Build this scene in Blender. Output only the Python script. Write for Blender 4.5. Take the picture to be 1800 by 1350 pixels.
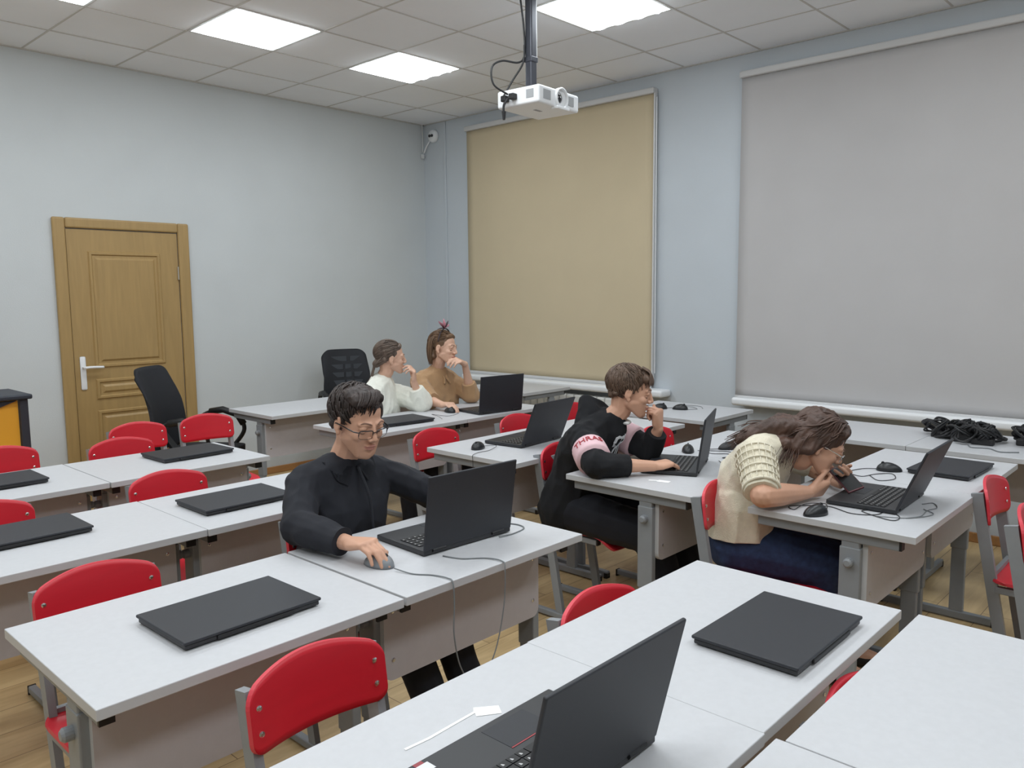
import bpy, bmesh, math, random
from mathutils import Vector, Matrix, noise, Euler
from mathutils.bvhtree import BVHTree
V = Vector
R = math.radians
random.seed(7)
for o in list(bpy.data.objects): bpy.data.objects.remove(o)
S = bpy.context.scene
COL = S.collection

# ------------------------------------------------------------------ camera
def cam_axes(yaw, pitch, roll):
    cy, sy, cp, sp = math.cos(yaw), math.sin(yaw), math.cos(pitch), math.sin(pitch)
    f = V((sy*cp, cy*cp, -sp)); r = V((cy, -sy, 0)); u = r.cross(f)
    c, s = math.cos(roll), math.sin(roll)
    return c*r+s*u, -s*r+c*u, f
r_, u_, f_ = cam_axes(R(47.1219), R(6.4102), R(-0.5059))
cd = bpy.data.cameras.new('camera'); cam = bpy.data.objects.new('camera', cd); COL.objects.link(cam)
cam.matrix_world = Matrix(((r_.x, u_.x, -f_.x, -5.4259), (r_.y, u_.y, -f_.y, -6.2002), (r_.z, u_.z, -f_.z, 1.5332), (0, 0, 0, 1)))
cd.sensor_fit = 'HORIZONTAL'; cd.sensor_width = 36; cd.lens = 36*1418.17/1800
cd.clip_start = .02
S.camera = cam
# ------------------------------------------------------------------ world, exposure
w = bpy.data.worlds.new('world'); S.world = w; w.use_nodes = True
w.node_tree.nodes['Background'].inputs[0].default_value = (.75, .86, 1, 1)
w.node_tree.nodes['Background'].inputs[1].default_value = 1.2
S.view_settings.view_transform = 'Standard'; S.view_settings.look = 'None'
S.view_settings.exposure = 0.0; S.view_settings.gamma = 1; S.view_settings.use_curve_mapping = False
LAMP = 10.8          # emission of the ceiling diffusers

# ------------------------------------------------------------------ materials
def lin(c):
    return tuple((v/255/12.92 if v/255 <= .04045 else ((v/255+.055)/1.055)**2.4) for v in c)+(1,)
def mat(name, rgb, rough=.5, metal=0, spec=.5, noise_amt=0, nscale=20, bump=0, bscale=200, stretch=(1, 1, 1), emit=0, sheen=0, trans=0, coat=0, alpha=1):
    m = bpy.data.materials.new(name); m.use_nodes = True
    n = m.node_tree.nodes; l = m.node_tree.links; b = n['Principled BSDF']
    c = lin(rgb)
    b.inputs['Base Color'].default_value = c; b.inputs['Roughness'].default_value = rough
    b.inputs['Metallic'].default_value = metal; b.inputs['Specular IOR Level'].default_value = spec
    b.inputs['Sheen Weight'].default_value = sheen; b.inputs['Transmission Weight'].default_value = trans
    b.inputs['Coat Weight'].default_value = coat; b.inputs['Alpha'].default_value = alpha
    tc = n.new('ShaderNodeTexCoord'); mp = n.new('ShaderNodeMapping'); mp.inputs['Scale'].default_value = stretch
    l.new(tc.outputs['Object'], mp.inputs[0])
    if noise_amt:
        t = n.new('ShaderNodeTexNoise'); t.inputs['Scale'].default_value = nscale; t.inputs['Detail'].default_value = 6
        l.new(mp.outputs[0], t.inputs[0])
        r = n.new('ShaderNodeValToRGB')
        r.color_ramp.elements[0].position = .3; r.color_ramp.elements[1].position = .7
        r.color_ramp.elements[0].color = tuple(x*(1-noise_amt) for x in c[:3])+(1,)
        r.color_ramp.elements[1].color = tuple(min(1, x*(1+noise_amt)) for x in c[:3])+(1,)
        l.new(t.outputs[0], r.inputs[0]); l.new(r.outputs[0], b.inputs['Base Color'])
    if bump:
        t = n.new('ShaderNodeTexNoise'); t.inputs['Scale'].default_value = bscale; t.inputs['Detail'].default_value = 3
        l.new(mp.outputs[0], t.inputs[0])
        bp = n.new('ShaderNodeBump'); bp.inputs['Strength'].default_value = bump; bp.inputs['Distance'].default_value = .004
        l.new(t.outputs[0], bp.inputs['Height']); l.new(bp.outputs[0], b.inputs['Normal'])
    if emit:
        b.inputs['Emission Color'].default_value = c; b.inputs['Emission Strength'].default_value = emit
    return m
M = {}
M['wall'] = mat('wall_paint', (203, 208, 210), .85, noise_amt=.025, nscale=2, bump=.15, bscale=120)
M['wallb'] = mat('wall_paint_window_side', (197, 204, 210), .8, noise_amt=.02, nscale=2, bump=.15, bscale=120)
M['grid'] = mat('ceiling_grid', (200, 198, 194), .6)
M['desk'] = mat('desk_laminate', (197, 198, 201), .42, noise_amt=.02, nscale=60, bump=.05, bscale=400)
M['edge'] = mat('desk_edge_band', (194, 195, 197), .45)
M['panel'] = mat('desk_panel_laminate', (190, 184, 186), .5, noise_amt=.02, nscale=40)
M['steel'] = mat('grey_painted_steel', (140, 144, 148), .42, noise_amt=.03)
M['red'] = mat('red_lacquered_plywood', (200, 30, 46), .36, noise_amt=.04, nscale=6, stretch=(1, 1, 8))
M['rededge'] = mat('red_edge', (214, 60, 74), .4)
M['chrome'] = mat('chrome_rivet', (225, 225, 225), .2, metal=1)
M['blackcap'] = mat('black_plastic', (24, 24, 26), .5)
M['lap'] = mat('laptop_black', (37, 39, 45), .5, noise_amt=.05, nscale=80, bump=.08, bscale=900)
M['lapbase'] = mat('laptop_deck', (40, 41, 44), .42)
M['key'] = mat('keycap', (22, 22, 24), .5)
M['keymark'] = mat('key_lettering', (190, 190, 190), .6)
M['screen'] = mat('screen_glass', (18, 20, 24), .18)
M['sticker'] = mat('white_sticker', (225, 226, 230), .5)
M['blue'] = mat('blue_sticker', (50, 74, 140), .5)
M['pinks'] = mat('red_line', (150, 60, 66), .5)
M['mouse'] = mat('mouse_plastic', (28, 30, 33), .35)
M['mousesil'] = mat('mouse_silver', (130, 134, 138), .3)
M['cable'] = mat('cable_black', (34, 34, 36), .5)
M['cablegrey'] = mat('cable_grey', (120, 124, 126), .45)
M['beige'] = mat('beige_blind_fabric', (203, 188, 158), .9, noise_amt=.02, nscale=3, bump=.15, bscale=500)
M['greyblind'] = mat('pale_grey_blind_fabric', (190, 188, 188), .85, noise_amt=.02, nscale=3, bump=.12, bscale=500)
M['white'] = mat('white_plastic', (236, 238, 240), .28)
M['whitem'] = mat('white_metal', (214, 216, 216), .4)
M['rail'] = mat('aluminium_rail', (206, 206, 206), .35)
M['mesh'] = mat('office_chair_mesh', (26, 28, 34), .75, bump=.4, bscale=300)
M['yellow'] = mat('yellow_panel', (236, 168, 48), .5)
M['darkmetal'] = mat('dark_metal', (62, 64, 72), .4, metal=.3)
M['podtop'] = mat('dark_blue_grey_top', (44, 48, 58), .5)
M['lens'] = mat('lens_glass', (12, 14, 20), .05, coat=1)
M['grille2'] = mat('see_through_mesh', (62, 66, 72), .8)
M['grille'] = mat('grille_grey', (160, 162, 164), .6)
M['skin'] = mat('skin', (205, 158, 132), .5, noise_amt=.05, nscale=14, bump=.06, bscale=300)
M['skin2'] = mat('skin_fair', (214, 172, 148), .5, noise_amt=.05, nscale=14)
M['lips'] = mat('lips', (194, 134, 120), .4)
M['brow'] = mat('eyebrow', (128, 96, 80), .7)
M['nail'] = mat('nail', (222, 176, 160), .3)
M['eyew'] = mat('eye_white', (215, 212, 208), .25)
M['iris'] = mat('iris', (60, 46, 38), .2)
M['hair1'] = mat('dark_brown_hair', (50, 38, 34), .55, noise_amt=.45, nscale=40, stretch=(1, 1, .25), bump=.6, bscale=160)
M['hair2'] = mat('brown_hair', (92, 72, 58), .55, noise_amt=.35, nscale=40, stretch=(1, 1, .25), bump=.6, bscale=160)
M['hair3'] = mat('chestnut_hair', (78, 56, 46), .5, noise_amt=.4, nscale=30, stretch=(1, .4, .4), bump=.6, bscale=140)
M['hair4'] = mat('ash_brown_hair', (98, 84, 74), .55, noise_amt=.4, nscale=40, stretch=(1, 1, .2), bump=.6, bscale=160)
M['hair5'] = mat('light_brown_hair', (110, 84, 62), .55, noise_amt=.4, nscale=40, stretch=(1, 1, .2), bump=.6, bscale=160)
M['shirt'] = mat('black_cotton_shirt', (27, 29, 37), .85, noise_amt=.1, nscale=30)
M['hoodie'] = mat('black_fleece', (18, 19, 23), .95, noise_amt=.1, nscale=60, bump=.2, bscale=300)
M['band'] = mat('pink_sleeve_band', (226, 190, 196), .8)
M['redink'] = mat('red_print', (176, 52, 62), .7)
M['greyink'] = mat('light_grey_print', (214, 217, 220), .7)
M['knit'] = mat('cream_knit', (222, 214, 192), .9, noise_amt=.05, nscale=50, sheen=.3, bump=.5, bscale=220)
M['whiteknit'] = mat('white_knit', (232, 233, 222), .9, noise_amt=.04, nscale=60, sheen=.3, bump=.4, bscale=220)
M['tan'] = mat('tan_blouse', (172, 136, 98), .8, noise_amt=.06, nscale=20, sheen=.2)
M['denim'] = mat('blue_denim', (38, 54, 88), .85, noise_amt=.25, nscale=50, bump=.2, bscale=400)
M['black'] = mat('black_trousers', (16, 18, 28), .85, noise_amt=.1, nscale=30)
M['pinkcloth'] = mat('pink_ribbon', (200, 138, 152), .7)
M['darkband'] = mat('dark_headband', (60, 48, 52), .6)
M['specs'] = mat('spectacle_frame', (28, 26, 28), .3)
M['phone'] = mat('phone_case', (96, 52, 58), .4)
M['paper'] = mat('white_paper', (250, 250, 250), .5)
M['radiator'] = mat('radiator_enamel', (222, 222, 218), .35)
M['cuff'] = mat('faded_denim', (112, 102, 122), .85)
M['shoe'] = mat('shoe_black', (26, 26, 28), .6)
M['greymask'] = mat('white_collar', (214, 214, 212), .8)

def wood_mat(name, rgb, scale, dark=.22, rough=.45, stretch=(12, 12, 1)):
    m = bpy.data.materials.new(name); m.use_nodes = True
    n = m.node_tree.nodes; l = m.node_tree.links; b = n['Principled BSDF']
    tc = n.new('ShaderNodeTexCoord'); mp = n.new('ShaderNodeMapping'); mp.inputs['Scale'].default_value = stretch
    t = n.new('ShaderNodeTexNoise'); t.inputs['Scale'].default_value = scale; t.inputs['Detail'].default_value = 8
    t.inputs['Distortion'].default_value = .6
    l.new(tc.outputs['Object'], mp.inputs[0]); l.new(mp.outputs[0], t.inputs[0])
    r = n.new('ShaderNodeValToRGB'); c = lin(rgb)
    r.color_ramp.elements[0].position = .3; r.color_ramp.elements[1].position = .7
    r.color_ramp.elements[0].color = tuple(x*(1-dark) for x in c[:3])+(1,)
    r.color_ramp.elements[1].color = tuple(x*(1+dark*.4) for x in c[:3])+(1,)
    l.new(t.outputs[0], r.inputs[0]); l.new(r.outputs[0], b.inputs['Base Color'])
    b.inputs['Roughness'].default_value = rough
    return m
M['door'] = wood_mat('oak_veneer', (170, 141, 92), 3, .10)
M['basewood'] = wood_mat('oak_skirting', (176, 128, 80), 3, .2, stretch=(1, 12, 12))
def floor_mat():
    m = bpy.data.materials.new('parquet_laminate'); m.use_nodes = True
    n = m.node_tree.nodes; l = m.node_tree.links; b = n['Principled BSDF']
    tc = n.new('ShaderNodeTexCoord')
    br = n.new('ShaderNodeTexBrick'); br.inputs['Scale'].default_value = 1
    br.inputs['Brick Width'].default_value = 1.2; br.inputs['Row Height'].default_value = .19
    br.inputs['Mortar Size'].default_value = .0015
    br.inputs['Color1'].default_value = lin((210, 184, 138)); br.inputs['Color2'].default_value = lin((196, 168, 124))
    br.inputs['Mortar'].default_value = lin((110, 88, 60))
    l.new(tc.outputs['Object'], br.inputs[0])
    mp = n.new('ShaderNodeMapping'); mp.inputs['Scale'].default_value = (1.2, 9, 1)
    t = n.new('ShaderNodeTexNoise'); t.inputs['Scale'].default_value = 2.2; t.inputs['Detail'].default_value = 8; t.inputs['Distortion'].default_value = 1.0
    l.new(tc.outputs['Object'], mp.inputs[0]); l.new(mp.outputs[0], t.inputs[0])
    mx = n.new('ShaderNodeMix'); mx.data_type = 'RGBA'; mx.blend_type = 'MULTIPLY'; mx.inputs[0].default_value = .5
    r = n.new('ShaderNodeValToRGB'); r.color_ramp.elements[0].position = .3; r.color_ramp.elements[1].position = .65
    r.color_ramp.elements[0].color = (.55, .48, .4, 1); r.color_ramp.elements[1].color = (1, 1, 1, 1)
    l.new(t.outputs[0], r.inputs[0]); l.new(br.outputs[0], mx.inputs[6]); l.new(r.outputs[0], mx.inputs[7])
    l.new(mx.outputs[2], b.inputs['Base Color']); b.inputs['Roughness'].default_value = .38
    return m
M['floor'] = floor_mat()
def ceil_mat():
    # mineral-fibre tiles: fine specks
    m = mat('ceiling_tile', (240, 243, 247), .9, noise_amt=.03, nscale=1.3, bump=.2, bscale=250)
    return m
M['tile'] = ceil_mat()
M['lamp'] = mat('lamp_diffuser', (243, 250, 255), .5, emit=LAMP)
M['glass'] = mat('window_glass', (235, 245, 250), .03, trans=1)

# ------------------------------------------------------------------ mesh helpers
def link(name, bm, mats, parent=None, smooth=False, loc=None, rot=None):
    me = bpy.data.meshes.new(name)
    bmesh.ops.recalc_face_normals(bm, faces=bm.faces)
    bm.to_mesh(me); bm.free()
    if not isinstance(mats, (list, tuple)): mats = [mats]
    for m in mats: me.materials.append(m)
    if smooth:
        for p in me.polygons: p.use_smooth = True
    o = bpy.data.objects.new(name, me); COL.objects.link(o)
    if parent: o.parent = parent
    if loc is not None: o.location = loc
    if rot is not None: o.rotation_euler = rot
    return o
def tag(o, label=None, cat=None, group=None, kind=None):
    if label: o['label'] = label
    if cat: o['category'] = cat
    if group: o['group'] = group
    if kind: o['kind'] = kind
    return o
def empty(name, loc, rz=0, label=None, cat=None, group=None):
    o = bpy.data.objects.new(name, None); COL.objects.link(o); o.location = loc; o.rotation_euler = (0, 0, rz)
    o.empty_display_size = .1
    return tag(o, label, cat, group)
def box(bm, x0, x1, y0, y1, z0, z1, mi=0, bevel=0, seg=2, mtx=None):
    r = bmesh.ops.create_cube(bm, size=1)
    vs = r['verts']
    for v in vs:
        v.co = V(((x0+x1)/2+v.co.x*(x1-x0), (y0+y1)/2+v.co.y*(y1-y0), (z0+z1)/2+v.co.z*(z1-z0)))
    fs = set(f for v in vs for f in v.link_faces)
    for f in fs: f.material_index = mi
    if bevel:
        es = list(set(e for v in vs for e in v.link_edges))
        rr = bmesh.ops.bevel(bm, geom=es, offset=bevel, segments=seg, profile=.5, affect='EDGES')
        for f in rr['faces']: f.material_index = mi
        vs = list(set(v for f in rr['faces'] for v in f.verts) | set(v for v in vs if v.is_valid))
    if mtx is not None:
        for v in vs: v.co = mtx @ v.co
    return vs
def B(*a, **k):
    bm = bmesh.new(); box(bm, *a, **k); return bm
def tube(bm, pts, rad, seg=8, mi=0, cap=True, flat=None):
    """sweep a circle (or a flattened one) along pts; rad scalar or list"""
    pts = [V(p) for p in pts]; n = len(pts)
    rads = rad if isinstance(rad, (list, tuple)) else [rad]*n
    rings = []; prev = None
    for i, p in enumerate(pts):
        d = (pts[min(i+1, n-1)]-pts[max(i-1, 0)])
        if d.length < 1e-9: d = V((0, 0, 1))
        d.normalize()
        if prev is None:
            a = V((0, 0, 1)) if abs(d.z) < .9 else V((1, 0, 0))
            prev = (a-d*a.dot(d)).normalized()
        else:
            q = prev-d*prev.dot(d)
            prev = q.normalized() if q.length > 1e-6 else prev
        s = d.cross(prev)
        ring = []
        for k in range(seg):
            t = 2*math.pi*k/seg
            fx = 1 if flat is None else flat
            ring.append(bm.verts.new(p+(prev*math.cos(t)*fx+s*math.sin(t))*rads[i]))
        rings.append(ring)
    for i in range(n-1):
        for k in range(seg):
            f = bm.faces.new((rings[i][k], rings[i][(k+1) % seg], rings[i+1][(k+1) % seg], rings[i+1][k])); f.material_index = mi
    if cap:
        f = bm.faces.new(rings[0][::-1]); f.material_index = mi
        f = bm.faces.new(rings[-1]); f.material_index = mi
    return rings
def rectbar(bm, p0, p1, wx, wy, side=V((1, 0, 0)), mi=0):
    """rectangular bar from p0 to p1: width wx along side, wy across"""
    p0, p1 = V(p0), V(p1); d = (p1-p0).normalized(); s = (side-d*side.dot(d)).normalized(); t = d.cross(s)
    vs = []
    for p in (p0, p1):
        for a, b in ((-1, -1), (1, -1), (1, 1), (-1, 1)):
            vs.append(bm.verts.new(p+s*a*wx/2+t*b*wy/2))
    for q in ((0, 1, 2, 3), (7, 6, 5, 4), (0, 4, 5, 1), (1, 5, 6, 2), (2, 6, 7, 3), (3, 7, 4, 0)):
        f = bm.faces.new([vs[i] for i in q]); f.material_index = mi
def smoothpath(pts, n=8):
    """Catmull-Rom"""
    P = [V(p) for p in pts]; P = [P[0]*2-P[1]]+P+[P[-1]*2-P[-2]]; out = []
    for i in range(1, len(P)-2):
        for k in range(n):
            t = k/n; a, b, c, d = P[i-1], P[i], P[i+1], P[i+2]
            out.append(.5*((2*b)+(c-a)*t+(2*a-5*b+4*c-d)*t*t+(3*b-a-3*c+d)*t**3))
    out.append(P[-2]); return out
KIDS = {}
def copy_tree(o, parent=None):
    """a thing, its parts and their sub-parts"""
    c = o.copy(); COL.objects.link(c); c.parent = parent
    for ch in KIDS.get(o.name, []): copy_tree(ch, c)
    return c
def freeze(root):
    """remember the children of a prototype so that it can be copied"""
    for o in list(COL.objects):
        if o.parent: KIDS.setdefault(o.parent.name, [])
        if o.parent and o not in KIDS[o.parent.name]: KIDS[o.parent.name].append(o)

# ------------------------------------------------------------------ the room
H = 3.186; XL, YF = -8.0, -9.2
tag(link('floor', B(XL-.2, .3, YF-.2, .2, -.15, 0), M['floor']), kind='structure')
tag(link('wall_back', B(XL-.2, .3, 0, .2, 0, 3.5), M['wall']), kind='structure')
tag(link('wall_left', B(XL-.2, XL, YF, 0, 0, 3.5), M['wall']), kind='structure')
tag(link('wall_front', B(XL-.2, .3, YF-.2, YF, 0, 3.5), M['wall']), kind='structure')
WIN = [(-2.62, -.74), (-5.52, -3.50), (-8.4, -6.4)]     # y ranges of the windows
bm = bmesh.new(); ys = [YF]
for a, b in reversed(WIN): ys += [a, b]
ys.append(0)
for i in range(0, len(ys), 2): box(bm, 0, .3, ys[i], ys[i+1], 0, 3.5)
for a, b in WIN:
    box(bm, 0, .3, a, b, 0, .78); box(bm, 0, .3, a, b, 3.0, 3.5)
tag(link('wall_right', bm, M['wallb']), kind='structure')
# corner pier casing (slim vertical conduit) near the corner
# suspended ceiling: slabs between the lamps and a raised grid
AX, BY = .536, .541
xg = [-(AX+.6*i) for i in range(0, 13)]; yg = [-(BY+.6*i) for i in range(0, 15)]
# lamps of the photo: x -1.74..-1.14 & -2.94..-2.34 & -4.14..-3.54, y -1.74..-1.14 ; next row y -3.54..-2.94
LAMPS = [(i, j) for j in (1, 4, 7, 10) for i in (1, 3, 5, 7, 9)]
bm = bmesh.new()
xe = [0]+xg+[XL]; ye = [0]+yg+[YF]
for i in range(len(xe)-1):
    for j in range(len(ye)-1):
        if (i-1, j-1) in LAMPS: continue
        x1, x0, y1, y0 = xe[i], xe[i+1], ye[j], ye[j+1]
        z = H+random.choice((0, 0, 0, .0015))
        vs = [bm.verts.new(p) for p in ((x0, y0, z), (x1, y0, z), (x1, y1, z), (x0, y1, z), (x0, y0, z+.02), (x1, y0, z+.02), (x1, y1, z+.02), (x0, y1, z+.02))]
        for q in ((3, 2, 1, 0), (4, 5, 6, 7), (0, 1, 5, 4), (1, 2, 6, 5), (2, 3, 7, 6), (3, 0, 4, 7)): bm.faces.new([vs[k] for k in q])
tag(link('ceiling', bm, M['tile']), kind='structure')
bm = bmesh.new()
for x in xg: box(bm, x-.006, x+.006, YF, 0, H-.003, H+.002)
for y in yg: box(bm, XL, 0, y-.006, y+.006, H-.0035, H+.0015)
box(bm, XL, 0, -.02, 0, H-.006, H+.002); box(bm, -.02, 0, YF, -.0, H-.006, H+.002)
tag(link('trim_1', bm, M['grid']), kind='structure')
bm = bmesh.new(); box(bm, XL, .3, YF, .2, 3.45, 3.5); tag(link('ceiling_slab', bm, M['tile']), kind='structure')
names = {(1, 1): 'lit square ceiling panel nearest the corner by the windows', (3, 1): 'lit square ceiling panel above and right of the door',
         (5, 1): 'lit ceiling panel cut off at the upper left edge', (1, 4): 'large lit ceiling panel just right of the projector pole'}
lamp0 = None
for (i, j) in LAMPS:
    x1, x0, y1, y0 = xg[i], xg[i+1], yg[j], yg[j+1]
    cx, cy = (x0+x1)/2, (y0+y1)/2
    t = empty('ceiling_lamp', (cx, cy, H), 0, names.get((i, j), 'lit square ceiling panel outside the picture above the room'), 'ceiling lamp', 'square lamps set in the ceiling grid')
    bm = bmesh.new()
    for a in ((-.3, .3, -.3, -.285), (-.3, .3, .285, .3), (-.3, -.285, -.285, .285), (.285, .3, -.285, .285)): box(bm, *a, -.004, .05)
    link('frame', bm, M['whitem'], t)
    bm = bmesh.new(); n = 24; g = []
    for a in range(n+1):
        row = []
        for b in range(n+1):
            x, y = -.2849+.5698*a/n, -.2849+.5698*b/n
            e = min(1, min(a, n-a, b, n-b)/2)
            row.append(bm.verts.new((x, y, .002-e*(.026+.005*math.sin(b*math.tau/6)))))
        g.append(row)
    for a in range(n):
        for b in range(n): bm.faces.new((g[a][b], g[a][b+1], g[a+1][b+1], g[a+1][b]))
    link('diffuser', bm, M['lamp'], t)
# baseboards
tag(link('baseboard_back', B(-2.44, 0, -.016, 0, 0, .06, bevel=.004), M['basewood']), kind='structure')
tag(link('baseboard_back_left', B(XL, -3.45, -.016, 0, 0, .06, bevel=.004), M['basewood']), kind='structure')
tag(link('baseboard_right', B(-.016, 0, YF, -.016, 0, .06, bevel=.004), M['basewood']), kind='structure')
tag(link('baseboard_left', B(XL, XL+.016, YF, -.016, 0, .06, bevel=.004), M['basewood']), kind='structure')
# door in the back wall
def raised(bm, x0, x1, z0, z1, y):
    """moulded panel: rim and field"""
    prof = [(0, 0), (.008, .012), (.022, .012), (.03, .002), (.045, .002), (.06, .012)]
    rings = []
    for d, h in prof:
        rings.append([bm.verts.new((x, y-h, z)) for x, z in ((x0+d, z0+d), (x1-d, z0+d), (x1-d, z1-d), (x0+d, z1-d))])
    for a, b in zip(rings, rings[1:]):
        for k in range(4): bm.faces.new((a[k], a[(k+1) % 4], b[(k+1) % 4], b[k]))
    bm.faces.new(rings[-1])
dr = empty('door_1', (0, 0, 0)); tag(dr, kind='structure')
dr['label'] = 'oak veneer door with raised panels and white lever handle in the back wall'
bm = B(-3.345, -2.553, -.014, -.001, .008, 2.012)
for (a, b) in ((1.02, 1.86), (.79, .94), (.12, .71)): raised(bm, -3.21, -2.69, a, b, -.013)
link('door_leaf', bm, M['door'], dr)
bm = bmesh.new()
for (x0, x1, z0, z1) in ((-3.432, -3.35, 0, 2.09), (-2.548, -2.462, 0, 2.09), (-3.35, -2.548, 2.018, 2.09)):
    box(bm, x0, x1, -.032, -.001, z0, z1, bevel=.012, seg=3)
link('door_frame', bm, M['door'], dr)
hd = bmesh.new(); box(hd, -3.31, -3.272, -.024, -.0135, .87, 1.11, bevel=.009, seg=3)
tube(hd, [(-3.291, -.02, 1.03), (-3.291, -.065, 1.03)], .009)
tube(hd, smoothpath([(-3.291, -.062, 1.03), (-3.25, -.066, 1.032), (-3.165, -.062, 1.028)]), .0095)
link('door_handle', hd, M['white'], dr, smooth=True)
hb = bmesh.new(); tube(hb, [(-2.556, -.02, 1.66), (-2.556, -.02, 1.76)], .007); link('hinge', hb, M['chrome'], dr)

# windows behind the blinds
for k, (a, b) in enumerate(WIN):
    wr = tag(empty('window_%d' % (k+1), (.2, (a+b)/2, 0)), kind='structure')
    bm = bmesh.new(); c = (a+b)/2; h = (b-a)/2
    for q in ((-h, -h+.06, .781, 2.999), (h-.06, h, .781, 2.999), (-.03, .03, .84, 2.94)): box(bm, -.03, .03, q[0]+.001, q[1]-.001, q[2], q[3])
    box(bm, -.03, .03, -h+.061, h-.061, .781, .84); box(bm, -.03, .03, -h+.061, h-.061, 2.94, 2.999)
    link('window_frame', bm, M['white'], wr)
    link('pane', B(-.004, .004, -h+.05, h-.05, .83, 2.95), M['glass'], wr)
# window sills
for k, (a, b) in enumerate(((-2.86, -.64), (-5.6, -3.44))):
    s = tag(link('window_sill', B(-.15, -.001, a, b, .722, .779, bevel=.02, seg=5), M['white'], smooth=True),
        ('glossy white window sill under the beige blind', 'long glossy white window sill under the pale grey blind')[k], 'window sill')
# roller blinds
def blind(y0, y1, zb, zt, fab, label):
    t = empty('roller_blind', (-.02, (y0+y1)/2, zb), 0, label, 'blind')
    h = (y1-y0)/2
    bm = bmesh.new(); ny = 24; nz = 40; rows = []
    for i in range(nz+1):
        row = []
        for j in range(ny+1):
            y = -h+2*h*j/ny; z = (zt-zb)*i/nz
            x = -.02+.002*noise.noise(V((y*1.5, z*1.2, zb*3)))
            row.append(bm.verts.new((x, y, z)))
        rows.append(row)
    for i in range(nz):
        for j in range(ny): bm.faces.new((rows[i][j], rows[i][j+1], rows[i+1][j+1], rows[i+1][j]))
    f = link('fabric', bm, fab, t, smooth=True); md = f.modifiers.new('s', 'SOLIDIFY'); md.thickness = .0015
    link('top_cassette', B(-.05, .018, -h-.01, h+.01, zt-zb, zt-zb+.045, bevel=.01, seg=3), M['rail'], t)
    link('bottom_rail', B(-.028, -.012, -h, h, -.02, .004, bevel=.003), M['rail'], t)
    return t, h
t, h = blind(-2.70, -.65, .80, 3.03, M['beige'], 'beige roller blind pulled down over the window beside the projector')
link('guide_rail', B(-.03, .0, -h-.014, -h-.002, .02, 2.24), M['rail'], t)
bm = bmesh.new(); tube(bm, smoothpath([(-.03, -h-.03, 2.2), (-.032, -h-.034, 1.2), (-.03, -h-.036, .1)]), .0035, 6); link('pull_cord', bm, M['white'], t)
t, h = blind(-5.62, -3.42, .78, 3.01, M['greyblind'], 'wide pale grey roller blind at the right')
# conduit and wall devices
bm = bmesh.new(); box(bm, -.012, -.001, -.325, -.295, .07, H-.01, bevel=.003)
tag(link('cable_conduit', bm, M['wallb']), 'pale vertical cable conduit running down the wall between the corner and beige blind', 'conduit')
t = empty('emergency_siren', (-.001, -.16, 3.06), 0, 'round white wall device with two black dots, up in the corner under the ceiling', 'wall device')
def lathe(bm, prof, seg=24, axis='z', mi=0, mtx=None):
    rings = []
    for r, z in prof:
        ring = []
        for k in range(seg):
            a = 2*math.pi*k/seg; p = V((r*math.cos(a), r*math.sin(a), z))
            if mtx is not None: p = mtx @ p
            ring.append(bm.verts.new(p))
        rings.append(ring)
    for a, b in zip(rings, rings[1:]):
        for k in range(seg):
            f = bm.faces.new((a[k], a[(k+1) % seg], b[(k+1) % seg], b[k])); f.material_index = mi
    for rg in (rings[0], rings[-1]):
        f = bm.faces.new(rg); f.material_index = mi
RX = Matrix.Rotation(R(-90), 4, 'Y')          # local +z -> -x
RYN = Matrix.Rotation(R(90), 4, 'X')          # local +z -> -y
bm = bmesh.new(); lathe(bm, [(.062, 0), (.062, .02), (.055, .035), (.04, .045), (.0, .047)], mtx=RX); link('housing', bm, M['white'], t, smooth=True)
for dy in (-.018, .016):
    bm = bmesh.new(); lathe(bm, [(.014, .04), (.014, .055), (.0, .056)], 12, mtx=Matrix.Translation((0, dy, 0)) @ RX); link('black_dot', bm, M['lens'], t)
bm = bmesh.new(); tube(bm, smoothpath([(-.02, .04, -.03), (-.025, .09, -.09), (-.03, .125, -.15)]), .006, 6); link('cable', bm, M['white'], t)
bm = bmesh.new()
tube(bm, smoothpath([(-.035, -.02, H), (-.032, -.02, 3.05), (-.034, -.02, 2.92)]), .005, 6); box(bm, -.05, -.025, -.035, -.012, 2.86, 2.9)
tag(link('hanging_cable_plug', bm, M['whitem']), 'thin white cable with small plug hanging in the room corner below the ceiling', 'cable')

# radiator under the beige blind
t = empty('radiator', (-.09, -1.95, .12), 0, 'white ribbed radiator under the window sill between the desks', 'radiator')
for k in range(14):
    bm = bmesh.new(); y = -.52+.08*k
    box(bm, -.045, .04, y+.004, y+.076, 0, .56, bevel=.012, seg=2); box(bm, -.052, -.045, y+.012, y+.068, .04, .52, bevel=.002)
    link('rib', bm, M['radiator'], t)
bm = bmesh.new(); tube(bm, [(-.0, -.56, .06), (0, .65, .06)], .013); tube(bm, [(0, .64, .06), (0, .64, -.12)], .011); link('pipe', bm, M['radiator'], t)

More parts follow.
